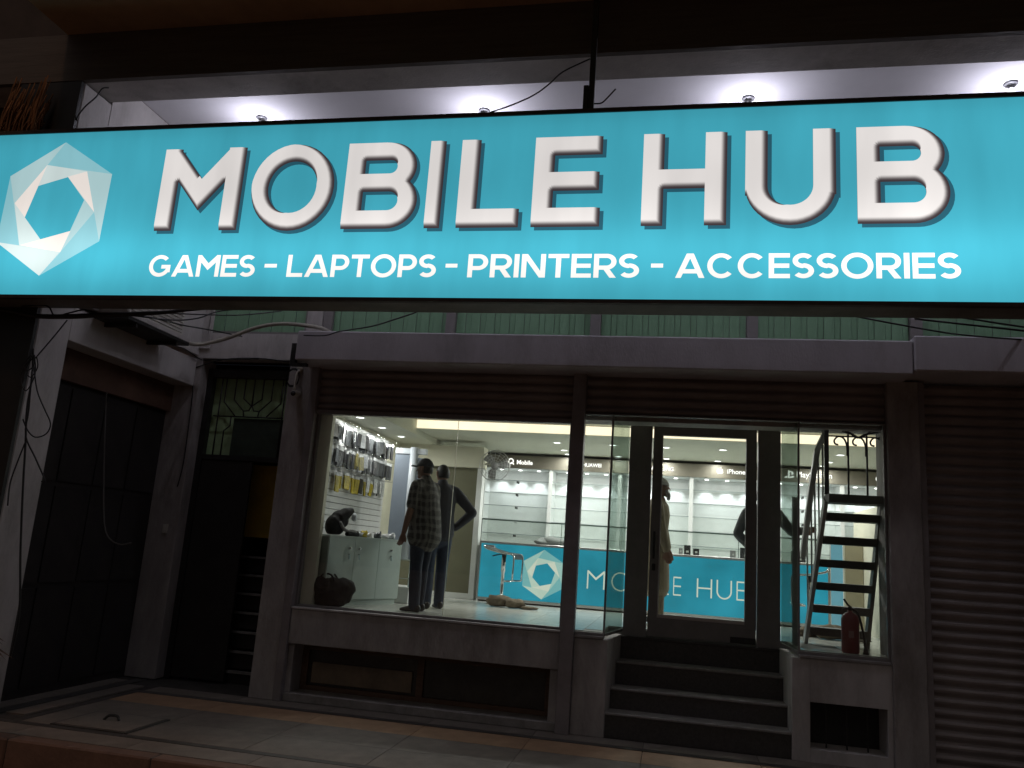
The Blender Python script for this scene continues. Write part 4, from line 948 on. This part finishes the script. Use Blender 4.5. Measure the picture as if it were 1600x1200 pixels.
def solid(mb, name, m, parent, voxel, smooth=4):
    o = mb.build(name, m, parent)
    r = o.modifiers.new('join', 'REMESH'); r.mode = 'VOXEL'; r.voxel_size = voxel; r.use_smooth_shade = True
    s = o.modifiers.new('soft', 'SMOOTH'); s.factor = .5; s.iterations = smooth
    bpy.context.view_layer.update()
    me = bpy.data.meshes.new_from_object(o.evaluated_get(bpy.context.evaluated_depsgraph_get()))
    o.modifiers.clear(); o.data = me; me.name = name
    if not me.materials: me.materials.append(m)
    return o

# white cabinet with knobs and keys
cb = thing('storage_cabinet', (-3.52, 8.14, FZ), 'pale grey green three door cabinet under the accessory wall', 'cabinet')
A0 = Vector((-3.52, 8.14)); ax = Vector((.36, .933)).normalized(); ay = Vector((-ax.y, ax.x))
def cbox(u0, u1, v0, v1, z0, z1):
    P = [A0 + ax * u + ay * v for u, v in ((u0, v0), (u1, v0), (u1, v1), (u0, v1))]
    return [(p.x, p.y, z0) for p in P], (0, 0, z1 - z0)
def cpart(name, m, *bs, parent=cb):
    mb = MB()
    for b in bs: mb.prism(*cbox(*b))
    return mb.build(name, m, parent)
cpart('carcass', cab_side, (0, 1.19, .022, .34, FZ + .06, .012)); cpart('plinth', cab_m, (.03, 1.17, .02, .30, FZ, FZ + .058)); cpart('top', cab_m, (-.008, 1.198, -.008, .345, .0135, .03))
for k in range(3):
    d = cpart('door', cab_m, (.003 + .397 * k, .003 + .397 * k + .391, 0, .02, FZ + .062, .011))
    for u in ((.30,) if k == 0 else (.06,) if k == 1 else (.20,)):
        c = A0 + ax * (.003 + .397 * k + u) + ay * -.012
        MB().ell((c.x, c.y, -.10), (.017, .017, .017)).build('knob', chrome, d)
        MB().lathe((c.x, c.y, -.165), [(.010, 0), (.010, .008)], 10).build('lock', dark_m, d)
        MB().bar((c.x, c.y, -.17), (c.x + .004, c.y, -.215), .010, .004).build('key', chrome, d)
# slumped black backpack on the cabinet
bp = thing('backpack', (-3.52, 8.36, .03), 'slumped black backpack with pale grey stripe on top of the cabinet', 'backpack')
mb = MB(); blob(mb, (-3.57, 8.34, .13), (.10, .15, .12), 21, k=.06); blob(mb, (-3.55, 8.42, .20), (.085, .15, .10), 22, k=.08); mb.tube([(-3.55, 8.36, .20), (-3.50, 8.46, .275), (-3.46, 8.54, .315)], [.085, .065, .03], 10); blob(mb, (-3.43, 8.52, .055), (.055, .17, .045), 23, k=.08); blob(mb, (-3.47, 8.62, .05), (.05, .10, .03), 24, k=.08)
solid(mb, 'body', bag_m, bp, .012, 3)
MB().tube([(-3.48, 8.27, .17), (-3.455, 8.33, .10), (-3.42, 8.42, .075), (-3.38, 8.5, .08)], [.014, .018, .018, .012], 6, spline=3).build('stripe', bag_grey, bp)
MB().ell((-3.425, 8.515, .235), (.03, .04, .045)).build('pale_patch', post_white, bp)
for i, (u, c, lab) in enumerate(((.52, pk[2], 'crumpled silver wrapper on the cabinet beside the backpack'), (.60, pk[4], 'small crumpled yellow wrapper on the cabinet top'), (.70, pk[3], 'crumpled white wrapper in the middle of the cabinet top'), (.84, pk[1], 'tangle of dark packaging on the cabinet top'), (.97, pk[3], 'small upright white package near the right end of the cabinet top'), (1.09, pk[2], 'flattened silver scrap at the right end of the cabinet top'))):
    p = A0 + ax * u + ay * .08
    tag(blob(MB(), (p.x, p.y, .055), (.04, .05, .028 + .012 * (i % 2)), 30 + i, n=9, m=6, k=.5).build('wrapper', c), lab, 'wrapper')
# duffel bag on the floor
db = thing('duffel_bag', (-3.45, 8.22, FZ), 'large soft black duffel bag on the floor in the window corner', 'bag')
mb = MB(); blob(mb, (-3.47, 8.22, FZ + .13), (.245, .12, .16), 41, n=20, m=12, k=.08); blob(mb, (-3.58, 8.20, FZ + .20), (.14, .11, .10), 42, k=.12); blob(mb, (-3.33, 8.22, FZ + .19), (.12, .11, .11), 43, k=.10); solid(mb, 'body', bag_m, db, .012, 2)
for dy in (-.05, .05): MB().tube([(-3.60, 8.21 + dy, FZ + .27), (-3.55, 8.21 + dy, FZ + .325), (-3.47, 8.21 + dy, FZ + .32), (-3.42, 8.21 + dy, FZ + .25)], .010, 6, spline=3).build('handle', bag_m, db)

# tall display column with white rounded post, low plinth with glass shelf
td = thing('display_column', (-3.2, 9.75, FZ), 'tall blue grey display column with a round white corner post', 'display stand')
B('panel', panel_grey, td, (-3.46, -3.27, 9.75, 9.80, -.2, 1.10), (-3.16, -3.10, 9.75, 9.80, -.2, 1.06)); MB().lathe((-3.215, 9.76, 0), [(.052, -.2), (.052, 1.19)], 18).build('corner_post', post_white, td)
B('header', post_white, td, (-3.46, -3.06, 9.74, 9.82, 1.105, 1.175)); B('plinth', in_white, td, (-3.46, -3.02, 9.42, 9.86, FZ, FZ + .19), c=.004)
B('glass_shelf', glass_sm, td, (-3.44, -3.04, 9.45, 9.8, -.30, -.29)); B('shelf_post', chrome, td, (-3.22, -3.205, 9.46, 9.475, -.508, -.205), (-3.05, -3.035, 9.46, 9.475, -.508, -.205)); B('shelf_rail', chrome, td, (-3.44, -3.03, 9.46, 9.475, -.204, -.19), (-3.44, -3.03, 9.46, 9.475, -.42, -.41))
tag(B('carton', bag_m, None, (-3.40, -3.25, 9.5, 9.7, -.289, -.225), c=.003), 'dark flat carton on the glass shelf of the display column', 'carton')

# round wall fan in front of the fascia
fn = thing('wall_fan', (-2.47, 11.2, 1.14), 'round wire guarded wall fan left of the first brand name', 'fan')
fc = (-2.452, 11.05, 1.145)
MB().lathe(fc, [(.045, -.03), (.055, .0), (.05, .09), (.02, .12)], 18, axis='Y').build('motor', bag_grey, fn)
mb = MB(); mb.tube([(fc[0] + .215 * cos(t), fc[1], fc[2] + .215 * sin(t)) for t in [2 * pi * i / 36 for i in range(36)]], .007, 6, closed=True)
for rr_ in (.07, .11, .15, .185): mb.tube([(fc[0] + rr_ * cos(t), fc[1] - .02 * (1 - rr_ / .2), fc[2] + rr_ * sin(t)) for t in [2 * pi * i / 28 for i in range(28)]], .0022, 4, closed=True)
for i in range(16): mb.tube([(fc[0] + .03 * cos(2 * pi * i / 16), fc[1] - .03, fc[2] + .03 * sin(2 * pi * i / 16)), (fc[0] + .213 * cos(2 * pi * i / 16), fc[1], fc[2] + .213 * sin(2 * pi * i / 16))], .0022, 4)
mb.build('guard', alu, fn)
for k in range(3):
    a = 2 * pi * k / 3 + .3; e = Vector((cos(a), 0, sin(a))); p = Vector((-sin(a), 0, cos(a))); c = Vector(fc) + Vector((0, .02, 0))
    MB().prism([c + e * .03 - p * .02, c + e * .10 - p * .075 + Vector((0, .02, 0)), c + e * .19 - p * .05 + Vector((0, .02, 0)), c + e * .19 + p * .06, c + e * .10 + p * .045, c + e * .03 + p * .02], (0, .004, 0)).build('blade', bag_grey, fn)
MB().tube([(fc[0], fc[1] + .1, fc[2]), (-2.55, 11.16, 1.18), (-2.66, 11.19, 1.16)], .014, 8, spline=3).build('arm', conduit_m, fn)

# steel stair to the mezzanine with railing
sr = thing('steel_staircase', (1.65, 8.6, FZ), 'steep grey steel staircase with scrolled railing behind the right window', 'staircase')
T0 = (Vector((1.345, 8.86, FZ)), Vector((1.92, 8.86, FZ))); T1 = (Vector((1.455, 8.30, .69)), Vector((1.955, 8.30, .69)))
for a, b in zip(T0, T1): MB().bar(a, b, .035, .11, up=(0, 1, 0)).build('stringer', rail_m if a.x < 1.5 else stair_m, sr)
for i in range(6):
    t = (i + .62) / 6.3; a = T0[0].lerp(T1[0], t); b = T0[1].lerp(T1[1], t)
    B('tread', stair_m, sr, (a.x + .02, b.x - .02, a.y - .09, a.y + .09, a.z - .045, a.z + .03))
B('platform', stair_m, sr, (1.45, 1.97, 8.10, 8.36, .655, .735))
np_ = B('newel_post', iron_m, sr, (1.435, 1.475, 8.23, 8.27, .737, 1.40)); MB().ell((1.455, 8.25, 1.41), (.045, .045, .035)).build('knob', iron_m, np_)
for x in (1.655, 1.825): MB().tube([(x, 8.25, .735), (x, 8.25, 1.33)], .010, 6).build('baluster', iron_m, sr)
for x in (1.655, 1.825, 1.985):
    MB().tube([(x - .01, 8.25, 1.12), (x - .012, 8.25, 1.22), (x - .04, 8.25, 1.29), (x - .09, 8.25, 1.305), (x - .125, 8.25, 1.27), (x - .12, 8.25, 1.235), (x - .09, 8.25, 1.225)], .009, 6, spline=3).build('scroll', iron_m, sr)
MB().tube([(1.60, 8.25, 1.36), (1.64, 8.25, 1.345), (1.70, 8.25, 1.33), (1.76, 8.25, 1.30), (1.83, 8.25, 1.34), (1.86, 8.25, 1.36)], .010, 6, spline=3).build('scroll', iron_m, sr)
MB().tube([(1.93, 8.25, 1.36), (1.88, 8.25, 1.35), (1.80, 8.25, 1.33), (1.74, 8.25, 1.30), (1.67, 8.25, 1.345), (1.62, 8.25, 1.37)], .010, 6, spline=3).build('scroll', iron_m, sr)
B('top_rail', iron_m, sr, (1.475, 1.97, 8.24, 8.26, 1.302, 1.312))
hr = [(1.455, 8.29, 1.34), (1.405, 8.46, 1.20), (1.37, 8.62, .80), (1.325, 8.86, .14)]
for i in range(3): MB().bar(hr[i], hr[i + 1], .05, .075, up=(0, 1, 0)).build('handrail', rail_m, sr)
for t in (.12, .3, .48, .66, .84):
    a = T1[0].lerp(T0[0], t); k = t * 3; i = min(int(k), 2); b = Vector(hr[i]).lerp(Vector(hr[i + 1]), k - i)
    MB().tube([a, (b.x, b.y, b.z)], .009, 6).build('baluster', rail_m, sr)
B('landing_post', rail_m, sr, (1.18, 1.235, 8.52, 8.58, FZ, .72))  # solid post stands in for a reflection in the return glass

# fire extinguisher
fe = thing('fire_extinguisher', (1.635, 8.17, FZ), 'dark red fire extinguisher with black hose in the right window', 'fire extinguisher')
MB().lathe((1.635, 8.17, FZ), [(.070, .001), (.078, .012), (.079, .29), (.072, .325), (.05, .35), (.024, .362), (.022, .375)], 24).build('cylinder', red_m, fe)
MB().lathe((1.635, 8.17, FZ), [(.020, .3755), (.020, .40), (.012, .412)], 12).build('valve', dark_m, fe)
MB().tube([(1.645, 8.17, FZ + .405), (1.61, 8.15, FZ + .43), (1.575, 8.13, FZ + .475)], .009, 6).build('handle', dark_m, fe); MB().tube([(1.635, 8.165, FZ + .395), (1.60, 8.15, FZ + .395), (1.565, 8.135, FZ + .39)], .009, 6).build('lever', dark_m, fe)
MB().tube([(1.65, 8.17, FZ + .392), (1.70, 8.16, FZ + .36), (1.735, 8.15, FZ + .22), (1.755, 8.15, FZ + .10), (1.76, 8.15, FZ + .05)], .011, 7, spline=3).build('hose', dark_m, fe)
MB().lathe((1.762, 8.15, FZ), [(.026, .002), (.014, .07)], 10).build('nozzle', dark_m, fe)
MB().prism([(1.605, 8.0905, FZ + .14), (1.65, 8.0905, FZ + .14), (1.65, 8.0905, FZ + .20), (1.605, 8.0905, FZ + .20)], (0, -.0015, 0)).build('instruction_label', M('worn_label', (.25, .12, .11), .5), fe)

# ------------------------------------------------------------------ people
def ring_tube(mb, pts, n=14):
    """pts: (centre, half width across, half depth, across vector, depth vector); rounded ends"""
    vs = []
    def ring(c, a, b, A_, B_): 
        for k in range(n):
            t = 2 * pi * k / n; vs.append(c + A_ * (a * cos(t)) + B_ * (b * sin(t)))
    P = [(Vector(p[0]), p[1], p[2], Vector(p[3]), Vector(p[4])) for p in pts]
    d0 = (P[0][0] - P[1][0]).normalized(); d1 = (P[-1][0] - P[-2][0]).normalized()
    m0 = min(P[0][1], P[0][2]); m1 = min(P[-1][1], P[-1][2])
    ring(P[0][0] + d0 * m0 * .8, P[0][1] * .45, P[0][2] * .45, P[0][3], P[0][4]); ring(P[0][0] + d0 * m0 * .45, P[0][1] * .82, P[0][2] * .82, P[0][3], P[0][4])
    for p in P: ring(*p)
    ring(P[-1][0] + d1 * m1 * .45, P[-1][1] * .82, P[-1][2] * .82, P[-1][3], P[-1][4]); ring(P[-1][0] + d1 * m1 * .8, P[-1][1] * .45, P[-1][2] * .45, P[-1][3], P[-1][4])
    m = len(vs) // n
    fs = [(i * n + k, i * n + (k + 1) % n, (i + 1) * n + (k + 1) % n, (i + 1) * n + k) for i in range(m - 1) for k in range(n)] + [tuple(range(n))[::-1], tuple(range((m - 1) * n, m * n))]
    mb.add(vs, fs, 0, True)

def person(pos, face, H, lab, shirt, trousers, armL, armR, cap=None, sleeves='short', kurta=False, beard=False, lean=0., step=.04, hem=.86, bulk=0.):
    """armL/armR: (elbow, hand) as (forward, right, up) from the feet centre, in units of a 1.7 m body"""
    k = H / 1.7; f = Vector((face[0], face[1], 0)).normalized(); r = Vector((f.y, -f.x, 0)); u = Vector((0, 0, 1)); O_ = Vector((pos[0], pos[1], FZ))
    t = thing('person', (pos[0], pos[1], FZ), lab, 'person')
    def P(a, b, c): return O_ + (f * (a + lean * max(0, c - .9)) + r * b + u * c) * k
    def torso(mb, g, z0=.86, z1=1.44):
        sec = [(.80, .165, .115), (.90, .165, .118), (1.02, .15, .105), (1.14, .158, .112), (1.26, .175, .118), (1.35, .175, .105), (1.41, .13, .085), (1.45, .075, .065)]
        ring_tube(mb, [(P(.01 if z > 1.1 else 0, 0, z), (a + g) * k, (b + g) * k, r, f) for z, a, b in sec if z0 <= z <= z1])
    def limb(mb, pts, g=0.):
        for (p, ra), (q, rb) in zip(pts[:-1], pts[1:]):
            d = (q - p).normalized(); a = d.cross(f if abs(d.dot(f)) < .9 else r).normalized(); b = d.cross(a)
            ring_tube(mb, [(p, (ra + g) * k, (ra + g) * k, a, b), (p.lerp(q, .35), (ra * .72 + rb * .28 + g + .004) * k,) * 1 + ((ra * .72 + rb * .28 + g + .004) * k, a, b), (q, (rb + g) * k, (rb + g) * k, a, b)], 12)
    def leg(s):
        return [P(0, s * .088, .90), P(.015 + s * step * .5, s * .092, .47), P(s * step, s * .098, .085)]
    def arm(s, A):
        return [P(0, s * .172, 1.375), P(*A[0]), P(*A[1])]
    # body: one continuous skin
    mb = MB(); torso(mb, 0)
    hc = P(.025, 0, 1.575)
    ring_tube(mb, [(P(0, 0, 1.40), .058 * k, .058 * k, r, f), (P(.01, 0, 1.50), .052 * k, .055 * k, r, f)])
    mb.ell(hc, (.074 * k,) * 3); mb.v[-len(MB().ell((0, 0, 0), (1, 1, 1)).v):] = [hc + r * (Vector(v) - hc).dot(Vector((1, 0, 0))) * 1.0 + f * (Vector(v) - hc).dot(Vector((0, 1, 0))) * 1.26 + u * (Vector(v) - hc).z * 1.5 for v in mb.v[-len(MB().ell((0, 0, 0), (1, 1, 1)).v):]]
    def bl(c, s): mb.ell(c, (s * k,) * 3, n=8, m=6)
    ring_tube(mb, [(P(.118, 0, 1.585), .010 * k, .010 * k, r, u), (P(.137, 0, 1.553), .016 * k, .013 * k, r, u)], 8)      # nose
    ring_tube(mb, [(P(.108, -.03, 1.606), .012 * k, .010 * k, f, u), (P(.108, .03, 1.606), .012 * k, .010 * k, f, u)], 8)   # brow
    ring_tube(mb, [(P(.112, -.018, 1.522), .010 * k, .008 * k, f, u), (P(.112, .018, 1.522), .010 * k, .008 * k, f, u)], 8) # mouth
    bl(P(.095, 0, 1.488), .026)                                                                                            # chin
    for s in (-1, 1):
        ring_tube(mb, [(P(.01, s * .078, 1.555), .010 * k, .014 * k, r, f), (P(.005, s * .082, 1.595), .012 * k, .020 * k, r, f)], 8)
        A = armL if s < 0 else armR; a = arm(s, A)
        limb(mb, [(a[0], .052), (a[1], .040)]); limb(mb, [(a[1], .039), (a[2], .027)])
        d = (a[2] - a[1]).normalized(); ac = d.cross(r).normalized() if abs(d.dot(r)) < .9 else d.cross(u).normalized(); nb = d.cross(ac)
        pc = a[2] + d * .05 * k
        ring_tube(mb, [(a[2], .026 * k, .018 * k, ac, nb), (pc, .040 * k, .017 * k, ac, nb), (a[2] + d * .085 * k, .038 * k, .014 * k, ac, nb)], 10)
        for i, (o_, L) in enumerate(((-.030, .068), (-.010, .078), (.011, .074), (.030, .058))):
            b0 = a[2] + d * .075 * k + ac * o_ * k; b1 = b0 + (d * .6 + nb * .12 * -s) * L * .62 * k * 1.4; b2 = b1 + (d * .75 + nb * .5 * -s).normalized() * L * .45 * k
            mb.tube([b0, b1, b2], [.0105 * k, .010 * k, .008 * k], 6)
        mb.tube([a[2] + d * .02 * k + ac * .024 * k, a[2] + d * .055 * k + ac * .055 * k, a[2] + d * .09 * k + ac * .058 * k], [.013 * k, .011 * k, .008 * k], 6)
        l = leg(s); limb(mb, [(l[0], .082), (l[1], .052)]); limb(mb, [(l[1], .055), (l[2], .036)])
    body = solid(mb, 'body', skin_m, t, .0075, 5)
    for s in (-1, 1):
        MB().ell(P(.105, s * .032, 1.588), (.012 * k, .012 * k, .009 * k), n=10, m=6).build('eye', cap_m, t)
    # trousers
    mb = MB(); ring_tube(mb, [(P(0, 0, .80), .165 * k, .122 * k, r, f), (P(0, 0, .90), .172 * k, .126 * k, r, f), (P(0, 0, .985), .160 * k, .115 * k, r, f)])
    for s in (-1, 1):
        l = leg(s); limb(mb, [(l[0], .092), (l[1], .070)]); limb(mb, [(l[1], .070), (P(s * step + .01, s * .098, .06), .062)])
    solid(mb, 'trousers', trousers, t, .012, 4)
    # shoes
    for s in (-1, 1):
        mb = MB(); ring_tube(mb, [(P(s * step - .045, s * .10, .045), .036 * k, .042 * k, r, u), (P(s * step + .03, s * .102, .045), .042 * k, .040 * k, r, u), (P(s * step + .13, s * .108, .028), .043 * k, .024 * k, r, u), (P(s * step + .165, s * .11, .022), .032 * k, .018 * k, r, u)])
        mb.v = [(v[0], v[1], max(v[2], FZ + .001)) for v in mb.v]
        mb.build('shoe', shoe_m, t)
    # shirt or kurta
    mb = MB()
    if kurta:
        ring_tube(mb, [(P(.01, 0, .40), .225 * k, .150 * k, r, f), (P(.01, 0, .62), .205 * k, .145 * k, r, f), (P(0, 0, .90), .185 * k, .135 * k, r, f), (P(0, 0, 1.08), .172 * k, .128 * k, r, f), (P(.01, 0, 1.26), .190 * k, .135 * k, r, f), (P(.01, 0, 1.36), .185 * k, .118 * k, r, f), (P(0, 0, 1.42), .125 * k, .09 * k, r, f), (P(0, 0, 1.46), .07 * k, .07 * k, r, f)], 18)
    else:
        ring_tube(mb, [(P(-.005 - bulk * .4, 0, hem), (.192 + bulk) * k, (.150 + bulk) * k, r, f), (P(-.005 - bulk * .4, 0, hem + .10), (.182 + bulk) * k, (.140 + bulk) * k, r, f), (P(-bulk * .4, 0, 1.10), (.175 + bulk) * k, (.130 + bulk) * k, r, f), (P(.01, 0, 1.26), (.190 + bulk * .5) * k, (.134 + bulk * .7) * k, r, f), (P(.01, 0, 1.36), .186 * k, .118 * k, r, f), (P(0, 0, 1.42), .125 * k, .09 * k, r, f), (P(0, 0, 1.465), .068 * k, .068 * k, r, f)], 18)
    for s in (-1, 1):
        a = arm(s, armL if s < 0 else armR)
        limb(mb, [(P(0, s * .07, 1.405), .058), (a[0], .066)])
        if sleeves == 'short': limb(mb, [(a[0], .072), (a[0].lerp(a[1], .82), .064)])
        else: limb(mb, [(a[0], .070), (a[1], .056)]); limb(mb, [(a[1], .056), (a[1].lerp(a[2], .93), .044)])
    solid(mb, 'kurta' if kurta else 'shirt', shirt, t, .011, 4)
    # hair, cap, beard
    def shell(name, m, z0, grow, nape=True):
        mb = MB(); q = MB().ell((0, 0, 0), (1, 1, 1), n=20, m=14)
        mb.add([hc + r * v[0] * (.074 + grow) * k + f * (v[1] * (.093 + grow) - .004) * k + u * v[2] * (.111 + grow) * k for v in (Vector(w) for w in q.v)], q.f, 0, True)
        bm = bmesh.new(); me = mb.data(name, m, base(t)); bm.from_mesh(me)
        zc = (hc.z + G) - base(t).z; cz = hc + Vector((0, 0, 0))
        def kill(v):
            p = v.co + base(t) - Vector((0, 0, G)) - hc
            return p.z < (z0 + (-.085 if nape and p.dot(f) < -.01 * k else 0)) * k
        bmesh.ops.delete(bm, geom=[v for v in bm.verts if kill(v)], context='VERTS'); bm.to_mesh(me); bm.free()
        o = bpy.data.objects.new(name, me); COL.objects.link(o); o.parent = t
        s_ = o.modifiers.new('thickness', 'SOLIDIFY'); s_.thickness = .008
        return o
    shell('hair', hair_m, .022, .006)
    if cap == 'brim':
        c = shell('cap', navy_m, .020, .016, False)
        mb = MB(); n = 10; top = []
        for i in range(n + 1):
            a = -1.1 + 2.2 * i / n; top.append(hc + f * (.085 + .10 * cos(a) ** 1.2 if cos(a) > 0 else .085) * k + r * .078 * sin(a) * k + u * (.047 - .012 * cos(a)) * k)
        mb.prism(top, (0, 0, -.008 * k)); mb.build('visor', navy_m, c)
    if cap == 'skull': shell('cap', cap_m, .020, .016, False)
    if beard:
        mb = MB(); ring_tube(mb, [(P(.098, -.045, 1.52), .022 * k, .03 * k, f, u), (P(.122, 0, 1.485), .026 * k, .034 * k, f, u), (P(.098, .045, 1.52), .022 * k, .03 * k, f, u)], 10); ring_tube(mb, [(P(.115, 0, 1.49), .04 * k, .03 * k, r, f), (P(.12, 0, 1.44), .025 * k, .02 * k, r, f)], 10)
        solid(mb, 'beard', bag_grey, t, .008, 3)
    return t
person((-2.60, 8.45), (-.93, .30), 1.62, 'man in navy cap and plaid short sleeved shirt facing the accessory wall', plaid_m, denim_m, ((.03, -.23, 1.10), (.10, -.235, .84)), ((.04, .25, 1.10), (.12, .24, .86)), cap='brim', hem=.80, lean=.05, bulk=.032)
person((-2.60, 9.03), (-.62, .78), 1.63, 'bareheaded man in dark shirt with hand on hip behind the man in the cap', navy_m, denim_b, ((.05, -.27, 1.12), (.18, -.20, .98)), ((-.06, .40, 1.14), (.02, .20, .93)), sleeves='long')
person((-.16, 9.62), (.92, -.05), 1.66, 'bearded man in cream kurta and white skullcap seen through the door glass', kurta_m, kurta_m, ((.05, -.24, 1.12), (.12, -.24, .86)), ((.06, .235, 1.10), (.13, .235, .83)), cap='skull', sleeves='long', kurta=True, beard=True)
person((1.0, 9.62), (.35, .93), 1.62, 'person in dark shirt and jeans mostly hidden by the door post, reaching to the right', grey_shirt, denim_b, ((-.08, -.265, 1.12), (.05, -.17, .98)), ((.02, .34, 1.17), (.14, .46, 1.20)), sleeves='long')
